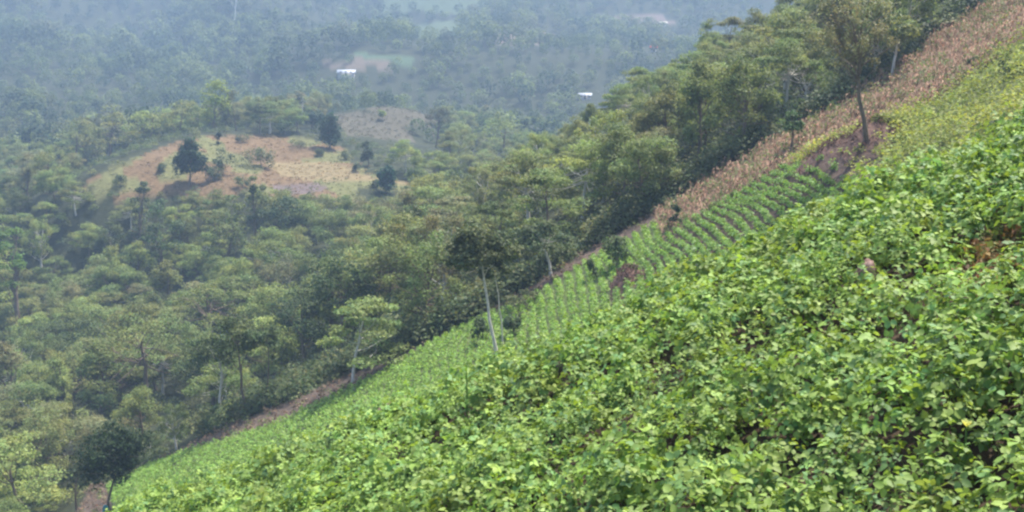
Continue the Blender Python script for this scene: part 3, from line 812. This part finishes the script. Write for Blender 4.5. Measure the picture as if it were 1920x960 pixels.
# ------------------------------------------------------------------ forest
VAR = []
def variant(word, name, *a, **k):
    VAR.append((word, name, tree_meshes(name, k.pop('bark', M_BARK), *a, **k), a[2], a[3], a[4]))
variant('flat topped', 'flat_topped_tree', 'umbrella', 101, 9.0, 9.6, .34, 30, 7800, .25, flat=.38, cs=.14, bark=M_PALE)
variant('flat topped', 'flat_topped_tree', 'umbrella', 102, 8.5, 8.6, .30, 26, 7200, .25, flat=.42, cs=.15)
variant('flat topped', 'flat_topped_tree', 'layered', 103, 9.0, 8.4, .24, 30, 7400, .25, flat=.34, cs=.15, limbs=.3)
variant('domed', 'domed_tree', 'round', 104, 9.0, 8.2, .14, 34, 8600, .25, flat=.55, cs=.15)
variant('domed', 'domed_tree', 'round', 105, 8.5, 7.6, .16, 30, 8000, .25, flat=.6, cs=.16)
variant('domed', 'domed_tree', 'round', 106, 9.5, 7.4, .18, 32, 8000, .25, flat=.6, cs=.16, bark=M_PALE)
variant('domed', 'domed_tree', 'round', 107, 8.0, 8.6, .12, 36, 8600, .25, flat=.5, cs=.14)
variant('tall narrow', 'narrow_tree', 'column', 108, 10.5, 5.4, .22, 26, 6000, .25, flat=.7, cs=.19)
variant('tall narrow', 'narrow_tree', 'column', 109, 10.0, 5.0, .18, 24, 5600, .25, flat=.8, cs=.2)
variant('thin crowned', 'thin_crowned_tree', 'wispy', 110, 9.5, 6.8, .28, 36, 5200, .23, flat=.7, cs=.12, bark=M_PALE)
variant('thin crowned', 'thin_crowned_tree', 'wispy', 111, 9.0, 7.4, .24, 40, 5400, .23, flat=.6, cs=.11)

def in_forest(x, y):
    k = ((y > 66) | (x < -22)) & (y > 44) & ~inpoly(x, y, P_HILLOCK) & ~inpoly(x, y, P_GREY) & ~inpoly(x, y, P_SOIL) & ~inpoly(x, y, P_LOWER) & ~inpoly(x, y, P_DRY) & ~inpoly(x, y, P_SCRUB)
    # stay beyond the open strip
    edge = np.array([unM(u, v)[:2] for u, v in SOIL_TOP[::-1] + DRY_TOP])
    o = np.argsort(edge[:, 0])
    k &= (x < edge[:, 0].min()) | (y > np.interp(x, edge[o, 0], edge[o, 1]) + .8)
    return k

def poisson(n_try, rmin, rmax, spacing, rng, umin=-250, umax=2170):
    pts = []
    cell = {}
    for _ in range(n_try):
        r = math.sqrt(rng.uniform(rmin ** 2, rmax ** 2)); u = rng.uniform(umin, umax)
        a = math.atan((u - CU) / F_PX)
        x, y = math.sin(a) * r, math.cos(a) * r
        s = spacing(r)
        ci, cj = int(x // 8), int(y // 8)
        ok = True
        for i in range(ci - 1, ci + 2):
            for j in range(cj - 1, cj + 2):
                for (px, py) in cell.get((i, j), ()):
                    if (px - x) ** 2 + (py - y) ** 2 < s * s:
                        ok = False; break
        if ok:
            cell.setdefault((ci, cj), []).append((x, y)); pts.append((x, y))
    return np.array(pts)

def build_forest():
    rng = np.random.default_rng(77)
    P = poisson(13000, 42, 330, lambda r: 3.9 if r < 90 else 3.9 if r < 180 else 4.9, rng)
    k = in_forest(P[:, 0], P[:, 1]); P = P[k]
    hx = np.array(HERO_XY)
    ok = np.ones(len(P), bool)
    for x, y, r in HERO_XY:
        ok &= (P[:, 0] - x) ** 2 + (P[:, 1] - y) ** 2 > max(1.6, r * .55) ** 2
    P = P[ok]
    z = H(P[:, 0], P[:, 1])
    items = []
    zone_r = proj(np.stack([P[:, 0], P[:, 1], z], 1))
    names = list(COLS)
    for i in range(len(P)):
        x, y = P[i]; d = zone_r[2][i]
        right = Mz(x) - 6 < z[i] and x > -8
        near_edge = y < 84 and x > -40
        w = [.34, .26, .08, .18, .11, .03]
        if right: w = [.44, .20, .04, .24, .06, .02]
        if near_edge: w = [.24, .40, .18, .12, .04, .02]
        if x < -60 and y > 200: w = [.30, .20, .10, .14, .20, .06]
        cn = names[rng.choice(6, p=w)]
        vi = int(rng.choice(len(VAR), p=np.array([.12, .12, .10, .12, .11, .10, .11, .05, .05, .06, .06])))
        s = rng.uniform(.7, 1.15)
        if near_edge: s *= .92
        if d > 190: s *= .88
        if right: s *= .66 if y > 92 else .80
        if d < 92 and 60 < zone_r[0][i] < 335: s *= .42
        items.append([x, y, z[i], d, s, vi, cn])
    # drop those standing in front of what the photo shows open: hillock, fields
    keep = []
    for it in items:
        x, y, zz, d, s, vi, cn = it
        Ht = VAR[vi][3] * s
        u, v, _ = proj(np.array([x, y, zz + Ht]))
        if 150 < u < 750 and d < 200:
            lim = np.interp(u, [150, 260, 420, 520, 640, 750], [372, 362, 352, 352, 365, 372])
            if v < lim:
                s2 = s * np.clip(1 - (lim - v) / F_PX * d / Ht, .1, 1)
                if s2 < .5 * s or s2 < .45:
                    continue
                it[4] = s2
        # keep the single trees the photo shows clear of nearer crowns
        Ht = VAR[vi][3] * it[4]; cb = VAR[vi][5]
        cu, cv, cd = proj(np.array([x, y, zz + Ht * (1 + cb) / 2]))
        ihw = VAR[vi][4] * it[4] / 2 * F_PX / cd; ihh = Ht * (1 - cb) / 2 * F_PX / cd
        if any(d < hd + .5 and abs(cu - hu) < hw + ihw * .55 and abs(cv - hv) < hh + ihh * .55 for hu, hv, hd, hw, hh in OCC):
            continue
        if x < -24 and y < 72:
            it[4] *= .6
        if 1070 < u < 1130 and v < 192 and x > -8:
            continue
        if 612 < u < 835 and 205 < d < 330:
            if v < 252:
                continue
        keep.append(it)
    items = keep
    # visibility by a coarse depth buffer of crowns, and the ground's own hiding
    gw, gh, q = 480, 240, 4.0
    buf = np.full((gh, gw), np.inf); who = np.full((gh, gw), -1, int)
    yy, xx = np.mgrid[0:gh, 0:gw]
    def splat(u, v, d, hw, hh, idx):
        x0, x1 = int(max((u - hw) / q, 0)), int(min((u + hw) / q + 1, gw)); y0, y1 = int(max((v - hh) / q, 0)), int(min((v + hh) / q + 1, gh))
        if x0 >= x1 or y0 >= y1: return
        sx = xx[y0:y1, x0:x1] * q - u; sy = yy[y0:y1, x0:x1] * q - v
        m = (sx / hw) ** 2 + (sy / hh) ** 2 < 1
        m &= buf[y0:y1, x0:x1] > d
        buf[y0:y1, x0:x1][m] = d; who[y0:y1, x0:x1][m] = idx
    pa = ray(CU, CV)
    for (u, v, d, hw, hh) in OCC:
        splat(u, v, d, hw, max(hh, 2), -2)
    pos = []
    for i, it in enumerate(items):
        x, y, zz, d, s, vi, cn = it
        Ht, W, cb = VAR[vi][3] * s, VAR[vi][4] * s, VAR[vi][5]
        c = np.array([x, y, zz + Ht * (1 + cb) / 2])
        u, v, dd = proj(c)
        pos.append((u, v))
        t = np.linspace(.05, .97, 160)[:, None]
        topc = np.array([x, y, zz + Ht * .92])
        ln = topc[None] * t
        if (ln[:, 2] < H(ln[:, 0], ln[:, 1])).any():
            continue
        splat(u, v, dd, W / 2 * F_PX / dd * .92, Ht * (1 - cb) / 2 * F_PX / dd, i)
    cnt = np.bincount(who[who >= 0].ravel(), minlength=len(items))
    # the fields in front hide nothing; the crop hides what lies under its crest line
    order = np.argsort(-cnt)
    vis = [i for i in order if cnt[i] >= 14][:300]
    rest = [i for i in range(len(items)) if i not in set(vis)]
    print('forest items', len(items), 'single', len(vis), 'visible', int((cnt >= 14).sum()))
    # labels: nearest landmark, direction, rank
    dirs = ['right of', 'above right of', 'above', 'above left of', 'left of', 'below left of', 'below', 'below right of']
    lm_used = [l for l in LANDMARKS]
    buckets = {}
    for i in vis:
        u, v = pos[i]
        ds = [math.hypot(u - a, (v - b)) for _, a, b in lm_used]
        j = int(np.argmin(ds))
        an = math.atan2(-(v - lm_used[j][2]), u - lm_used[j][1])
        k = int(round(an / (math.pi / 4))) % 8
        buckets.setdefault((j, k), []).append((ds[j], i))
    label = {}
    rank = ['nearest', 'second nearest', 'third nearest', 'fourth nearest', 'fifth nearest', 'sixth nearest', 'seventh nearest', 'eighth nearest', 'ninth nearest', 'tenth nearest', 'eleventh nearest', 'twelfth nearest']
    for (j, k), lst in buckets.items():
        lst.sort()
        for n, (dd, i) in enumerate(lst):
            cn = items[i][6]; wd = VAR[items[i][5]][0]
            r = rank[n] if n < len(rank) else 'outermost'
            label[i] = f'{cn} {wd} tree, {r} {dirs[k]} the {lm_used[j][0]}'
    for i in vis:
        x, y, zz, d, s, vi, cn = items[i]
        word, nm, ms, _, _, _ = VAR[vi]
        right = Mz(x) - 6 < zz and x > -8
        grp = 'trees of the wooded slope beyond the maize' if right else 'trees of the valley wood'
        c = np.array(COLS[cn]) * rng.uniform(.85, 1.18)
        put_tree(nm, ms, (x, y, zz), (s * rng.uniform(.9, 1.1), s * rng.uniform(.9, 1.1), s), c, label[i], 'tree', grp, rng.uniform(0, 6.28))
    # the trees that show little, and undergrowth: one mass
    Vs, Qs, Ts, o = [], [], [], 0
    for i in rest:
        x, y, zz, d, s, vi, cn = items[i]
        me = VAR[vi][2][1]
        nv = len(me.vertices)
        co = np.empty(nv * 3, np.float32); me.vertices.foreach_get('co', co); co = co.reshape(-1, 4, 3)
        tt = np.empty(nv * 4, np.float32); me.color_attributes['tint'].data.foreach_get('color', tt); tt = tt.reshape(-1, 4, 4)[:, :, :3]
        sel = rng.uniform(size=len(co)) < .4
        co, tt = co[sel], tt[sel]
        ce = co.mean(1, keepdims=True)
        co = (ce + (co - ce) * 1.5) * s
        a = rng.uniform(0, 6.28); ca, sa = math.cos(a), math.sin(a)
        co = np.stack([co[..., 0] * ca - co[..., 1] * sa + x, co[..., 0] * sa + co[..., 1] * ca + y, co[..., 2] + zz], -1).reshape(-1, 3)
        Vs.append(co); Ts.append((tt * np.array(COLS[cn]) * rng.uniform(.85, 1.15)).reshape(-1, 3))
        Qs.append(np.arange(len(co)).reshape(-1, 4) + o); o += len(co)
    V = np.concatenate(Vs)
    tag(obj('background_wood', mesh('background_wood', V, [np.concatenate(Qs)], M_LEAF, np.concatenate(Ts))), 'half hidden trees filling the valley wood behind the front crowns', 'wood', kind='stuff')
    # undergrowth
    Pu = poisson(16000, 42, 250, lambda r: 1.8 if r < 100 else 3.0, rng)
    kk = in_forest(Pu[:, 0], Pu[:, 1]); Pu = Pu[kk]
    # bushes crowding the forest edge along the open strip
    line = np.array([unM(u, v)[:2] for u, v in SOIL_TOP[::-1][5:] + DRY_TOP])
    seg = np.linalg.norm(np.diff(line, axis=0), axis=1); cum = np.concatenate([[0], np.cumsum(seg)])
    t_ = rng.uniform(0, cum[-1], 420)
    ex = np.interp(t_, cum, line[:, 0]) + rng.normal(size=420) * .3; ey = np.interp(t_, cum, line[:, 1]) + .5 + np.abs(rng.normal(size=420)) * 2.6
    Pu = np.concatenate([Pu, np.stack([ex, ey], 1)])
    n = len(Pu)
    pal = np.array([(.08, .11, .042), (.11, .14, .055), (.14, .155, .06), (.07, .10, .045)])
    col = pal[rng.integers(0, 4, n)]
    V, Q, T = tufts(Pu[:, 0], Pu[:, 1], rng, 150, rng.uniform(.8, 1.7, n), rng.uniform(.7, 2.4, n), .27, col)
    tag(obj('undergrowth', mesh('undergrowth', V, [Q], M_LEAF, T)), 'shady undergrowth on the forest floor', 'undergrowth', kind='stuff')
    print('undergrowth', n)
build_forest()

def build_far():
    rng = np.random.default_rng(99)
    P = poisson(26000, 284, 850, lambda r: 5.2 if r < 380 else 6.2 if r < 550 else 7.0, rng, -150, 2070)
    x, y = P[:, 0], P[:, 1]
    wob_x = x + (vnoise(x, y, 14, 11) - .5) * 12; wob_y = y + (vnoise(x, y, 14, 12) - .5) * 12
    k = ~inpoly(wob_x, wob_y, P_GREY) & ~inpoly(x, y, P_HILLOCK)
    for poly, c in P_FARS:
        k &= ~inpoly(wob_x, wob_y, poly)
    for (u, v, hw, fr) in ((650, 141, 6.5, 8), (1097, 188, 6, 20), (1242, 48, 5, 22), (1225, 96, 4, 22)):
        h = unproj(u, v, 250)
        k &= ~((np.abs(x - h[0]) < hw) & (y < h[1] + 6) & (y > h[1] - fr))
    x, y = x[k], y[k]
    n = len(x); z = H(x, y)
    per = 230
    Ht = rng.uniform(3.8, 9.5, n) * np.clip(.9 + (y - 320) / 900, .9, 1.25) * (.55 + 1.0 * vnoise(x, y, 35, 61) ** 1.5); R = Ht * rng.uniform(.34, .55, n)
    d = norm(rng.normal(size=(n, per, 3)) + np.array([0, 0, .5]))
    lob = 1 + .35 * np.sin(d[..., :1] * 4 + rng.uniform(0, 6, (n, 1, 1))) * np.cos(d[..., 1:2] * 5 + rng.uniform(0, 6, (n, 1, 1)))
    Pp = d * lob * np.stack([R, R, Ht * .45], -1)[:, None] * rng.uniform(.55, 1, (n, per, 1)) ** .5
    Pp = Pp + np.stack([x, y, z + Ht * .55], -1)[:, None]
    Nn = norm(d * .7 + np.array([0, 0, .5]) + rng.normal(size=(n, per, 3)) * .5)
    pal = np.array([(.055, .085, .035), (.085, .12, .045), (.13, .165, .06), (.04, .066, .034), (.105, .12, .06)])
    ci = np.clip((vnoise(x, y, 30, 71) * 3 + rng.uniform(0, 2.4, n)).astype(int), 0, 4)
    col = pal[ci] * rng.uniform(.8, 1.25, (n, 1))
    T = (col[:, None] * rng.uniform(.8, 1.2, (n, per, 1))).reshape(-1, 3)
    V, Q, TT = kites(Pp.reshape(-1, 3), Nn.reshape(-1, 3), np.repeat(R * .25, per) * rng.uniform(.6, 1.4, n * per), T, rng, .75)
    tag(obj('distant_forest', mesh('distant_forest', V, [Q], M_LEAF, TT)), 'hazy forest covering the far hillside', 'forest', kind='stuff')
    print('far trees', n)
build_far()

# ------------------------------------------------------------------ houses
def box(x0, x1, y0, y1, z0, z1):
    V = np.array([(x0, y0, z0), (x1, y0, z0), (x1, y1, z0), (x0, y1, z0), (x0, y0, z1), (x1, y0, z1), (x1, y1, z1), (x0, y1, z1)], float)
    Q = np.array([(0, 3, 2, 1), (4, 5, 6, 7), (0, 1, 5, 4), (1, 2, 6, 5), (2, 3, 7, 6), (3, 0, 4, 7)])
    return V, Q

def house(label, u, v, w, dp, hh, roof, rz=0.0, d0=250):
    p = unproj(u, v, d0)
    o = empty('house', p, label, 'house', None, rz)
    V, Q = box(-w / 2, w / 2, -dp / 2, dp / 2, -2.5, hh)
    gable = [np.array([(s * w / 2, -dp / 2, hh), (s * w / 2, dp / 2, hh), (s * w / 2, 0, hh + dp * .24)]) for s in (-1, 1)]
    Va = np.concatenate([V] + gable)
    me = mesh('house_wall', Va, [Q, np.array([(8, 9, 10), (11, 12, 13)])], M_WALL)
    obj('wall', me, o)
    e = .6; rp = hh + dp * .24 + .08; re = hh - .12; yy = dp / 2 + .55; th = .1
    Vr = []
    for xx in (-w / 2 - e, w / 2 + e):
        Vr += [(xx, -yy, re), (xx, 0, rp), (xx, yy, re), (xx, -yy, re + th), (xx, 0, rp + th), (xx, yy, re + th)]
    Qr = np.array([(0, 1, 7, 6), (1, 2, 8, 7), (3, 9, 10, 4), (4, 10, 11, 5), (0, 6, 9, 3), (2, 5, 11, 8), (0, 3, 4, 1), (1, 4, 5, 2), (6, 7, 10, 9), (7, 8, 11, 10)])
    obj('roof', mesh('house_roof', np.array(Vr, float), [Qr], roof), o)
    V, Q = box(-.45, .45, -dp / 2 - .06, -dp / 2 - .004, 0, 2.0); obj('door', mesh('house_door', V, [Q], M_WOOD), o)
    for xx in (-w * .3, w * .3):
        V, Q = box(xx - .5, xx + .5, -dp / 2 - .05, -dp / 2 - .004, 1.0, 1.9); obj('window', mesh('house_window', V, [Q], M_WOOD), o)
    return o
house('house with a long bright white roof among far trees, left of centre', 650, 143, 7.0, 4.8, 1.3, M_SHEET, .05)
house('small house with a white roof just over the wooded slope', 1097, 186, 4.6, 3.4, 1.5, M_SHEET, -.1)
house('tiny pale far house beside the pinkish clearing', 1242, 50, 4.6, 3.8, 2.0, M_WALL, .2)
house('tiny far hut with an orange red roof in the hazy trees', 1225, 97, 2.5, 2.5, 1.9, M_REDROOF, .1)

# ------------------------------------------------------------------ small things
def blob(name, loc, sx, sy, sz, seed, mat, rough=.2, sub=3):
    import bmesh
    bm = bmesh.new(); bmesh.ops.create_icosphere(bm, subdivisions=sub, radius=1)
    rg = random.Random(seed)
    ph = [rg.uniform(0, 6) for _ in range(6)]
    for vv in bm.verts:
        c = vv.co
        k = 1 + rough * (math.sin(c.x * 3 + ph[0]) * math.cos(c.y * 3.4 + ph[1]) + .5 * math.sin(c.z * 6 + ph[2] + c.x * 4) + .35 * math.sin(c.y * 9 + ph[3]))
        vv.co = Vector((c.x * sx * k, c.y * sy * k, c.z * sz * k))
    me = bpy.data.meshes.new(name); bm.to_mesh(me); bm.free(); me.materials.append(mat)
    for p in me.polygons: p.use_smooth = True
    return me

def stump():
    p = near_pt(1618, 545, .1); p[2] = float(H(p[0], p[1]))
    rng = np.random.default_rng(3)
    sides, rings = 20, 9
    V, Q = [], []
    hs = np.linspace(-.15, .45, rings)
    ph = rng.uniform(0, 6, 5)
    for i, h in enumerate(hs):
        f = i / (rings - 1)
        r = .125 * (1.25 - .3 * f) if f < .75 else .125 * (1.02 - (f - .75) * 1.9)
        for k in range(sides):
            a = 2 * math.pi * k / sides
            rr = r * (1 + .14 * math.sin(3 * a + ph[0]) + .08 * math.sin(7 * a + ph[1] + h * 5))
            V.append((rr * math.cos(a) + .05 * f, rr * math.sin(a), h + .03 * f * math.sin(2 * a + ph[2])))
    for i in range(rings - 1):
        for k in range(sides):
            Q.append((i * sides + k, i * sides + (k + 1) % sides, (i + 1) * sides + (k + 1) % sides, (i + 1) * sides + k))
    V.append((.05, 0, .46)); c = len(V) - 1
    T = [((rings - 1) * sides + k, (rings - 1) * sides + (k + 1) % sides, c) for k in range(sides)]
    o = obj('tree_stump', mesh('tree_stump', np.array(V), [np.array(Q), np.array(T)], M_STUMP, smooth=True))
    o.location = p
    tag(o, 'weathered pinkish brown stump poking out of the near bean crop', 'stump')
stump()

def log(label, u, v, length, r, rz, mat, seed, tilt=.0):
    p = unM(u, v); p[2] = float(H(p[0], p[1])) + r * .8
    rng = np.random.default_rng(seed)
    t = np.linspace(-.5, .5, 8)
    path = np.stack([t * length, rng.normal(size=8) * r * .3, rng.normal(size=8) * r * .2], 1)
    V, Q = tube(path, r * rng.uniform(.85, 1.1, 8), 10)
    caps = [np.array([list(range(10))[::-1]]), np.array([[70 + k for k in range(10)]])]
    o = obj('fallen_log', mesh('fallen_log', V, [Q] + caps, mat, smooth=False))
    o.location = p; o.rotation_euler = (0, -tilt, rz)
    tag(o, label, 'log')
log('dark fallen log at the top edge of the dry maize strip', 1655, 150, 1.9, .17, .25, M_WOOD, 4, .35)
log('pale cut log lying in the bushes left of the dark round tree', 62, 838, 1.6, .15, -.3, M_PALE, 5, -.5)

pt = unM(205, 968); pt[2] = float(H(pt[0], pt[1])) 
o = obj('plastic_sack', blob('plastic_sack', None, .24, .22, .42, 5, M_TEAL, .1)); o.location = (pt[0] - .02, pt[1] - .45, pt[2] + .42)
tag(o, 'small teal sack standing at the foot of the dark round tree', 'sack')

# a young maize shoot standing out of the crop, a yellow blossom
def shoot(u, v, h, label, seed):
    p = near_pt(u, v, .1); p[2] = float(H(p[0], p[1]))
    rng = np.random.default_rng(seed)
    root = empty('maize_plant', p, label, 'maize plant')
    V, Q = tube([(0, 0, -.05), (.01, 0, h * .5), (.0, .01, h)], [.014, .011, .005], 6)
    st = obj('stalk', mesh('maize_stalk', V, [Q], M_CROP, np.tile([.12, .2, .05], (len(V), 1)), smooth=True), root)
    for k in range(8):
        a = k * 2.4 + rng.uniform(-.3, .3); z0 = h * (.25 + .75 * k / 8)
        L = rng.uniform(.28, .42); s = np.linspace(0, 1, 7)
        hor = np.stack([np.cos(a) * s * L * .6, np.sin(a) * s * L * .6, z0 + L * (1.1 * s - 1.0 * s * s)], 1)
        wd = .028 * np.sin(np.pi * np.clip(s * .9 + .1, 0, 1)) ** .6
        sd = np.array([-math.sin(a), math.cos(a), 0])
        VV = np.concatenate([hor - sd * wd[:, None], hor + sd * wd[:, None]])
        QQ = np.array([(i, i + 1, i + 8, i + 7) for i in range(6)])
        obj('leaf', mesh('maize_leaf', VV, [QQ], M_CROP, np.tile(np.array([.12, .23, .04]) * rng.uniform(.85, 1.2), (len(VV), 1))), root)
shoot(875, 800, 1.0, 'upright maize shoot standing above the near bean crop', 3)

def blossom():
    p = near_pt(1812, 800, .55)
    rng = np.random.default_rng(9)
    V, Q, T, o = [], [], [], 0
    root = empty('squash_flower', p - np.array([0, 0, .5]), 'single pale yellow squash blossom above the near bean leaves', 'flower')
    sv, sq = tube([(0, 0, 0), (.01, 0, .25), (0, 0, .5)], [.008, .007, .006], 5)
    obj('stem', mesh('flower_stem', sv, [sq], M_CROP, np.tile([.12, .2, .05], (len(sv), 1)), smooth=True), root)
    for k in range(5):
        a = k * 2 * math.pi / 5
        c, s = math.cos(a), math.sin(a)
        pts = [(0, 0, .5), (.022, -.022, .53), (.036, 0, .545), (.022, .022, .53)]
        V += [(x * c - y * s, x * s + y * c, z) for x, y, z in pts]; Q.append((o, o + 1, o + 2, o + 3)); o += 4
    obj('petals', mesh('flower_petals', np.array(V), [np.array(Q)], M_CROP, np.tile([.55, .55, .16], (len(V), 1))), root)
blossom()

# ------------------------------------------------------------------ air
zmin, zmax = GV[:, 2].min(), GV[:, 2].max()
V, Q = box(-1300, 1300, -1300, 1300, zmin - 1.0, zmax + 22)
me = mesh('haze', V, [Q], None) if False else bpy.data.meshes.new('haze')
me.from_pydata([tuple(q) for q in V], [], [tuple(int(i) for i in q) for q in Q])
mh = bpy.data.materials.new('haze_air')
t, N, L = nt(mh)
outn = N.new('ShaderNodeOutputMaterial'); pv = N.new('ShaderNodeVolumePrincipled')
pv.inputs['Color'].default_value = (.36, .505, .71, 1)
pv.inputs['Density'].default_value = .00086
pv.inputs['Anisotropy'].default_value = .1
L.new(pv.outputs[0], outn.inputs['Volume'])
me.materials.append(mh)
oh = obj('haze', me); tag(oh, 'pale blue haze filling the valley air', 'haze', kind='stuff')

# ------------------------------------------------------------------ light
w = bpy.data.worlds.new('World'); sc.world = w; w.use_nodes = True
wt = w.node_tree; wt.nodes.clear()
wo = wt.nodes.new('ShaderNodeOutputWorld'); bg = wt.nodes.new('ShaderNodeBackground'); sky = wt.nodes.new('ShaderNodeTexSky')
sky.sky_type = 'NISHITA'; sky.sun_disc = False
SUN_DIR = Vector((.30, .30, .90)).normalized()
el = math.asin(SUN_DIR.z); azs = math.atan2(SUN_DIR.x, SUN_DIR.y)
sky.sun_elevation = el; sky.sun_rotation = azs
sky.air_density = 1.0; sky.dust_density = 3.0; sky.ozone_density = 1.0
bg.inputs['Strength'].default_value = .15
wt.links.new(sky.outputs[0], bg.inputs[0]); wt.links.new(bg.outputs[0], wo.inputs[0])
sl = bpy.data.lights.new('sun', 'SUN'); sl.energy = 4.2; sl.angle = math.radians(.6); sl.color = (1, .95, .87)
so = bpy.data.objects.new('sun', sl); COL.objects.link(so)
so.rotation_euler = SUN_DIR.to_track_quat('Z', 'Y').to_euler()

# ------------------------------------------------------------------ camera
cam = bpy.data.cameras.new('camera'); co = bpy.data.objects.new('camera', cam); COL.objects.link(co)
cam.sensor_width = 36; cam.lens = 36 * F_PX / 1920
cam.clip_start = .05; cam.clip_end = 5000
co.location = (0, 0, 0); co.rotation_euler = (math.radians(90) - PITCH, 0, 0)
sc.camera = co

sc.view_settings.view_transform = 'Standard'; sc.view_settings.look = 'None'
sc.view_settings.exposure = 1.25; sc.view_settings.gamma = 1
sc.render.engine = 'CYCLES'
sc.cycles.use_denoising = True
try:
    sc.cycles.denoiser = 'OPENIMAGEDENOISE'
except Exception:
    pass
sc.cycles.max_bounces = 5; sc.cycles.diffuse_bounces = 3; sc.cycles.transmission_bounces = 3; sc.cycles.transparent_max_bounces = 4; sc.cycles.volume_bounces = 1
sc.cycles.filter_width = 2.4
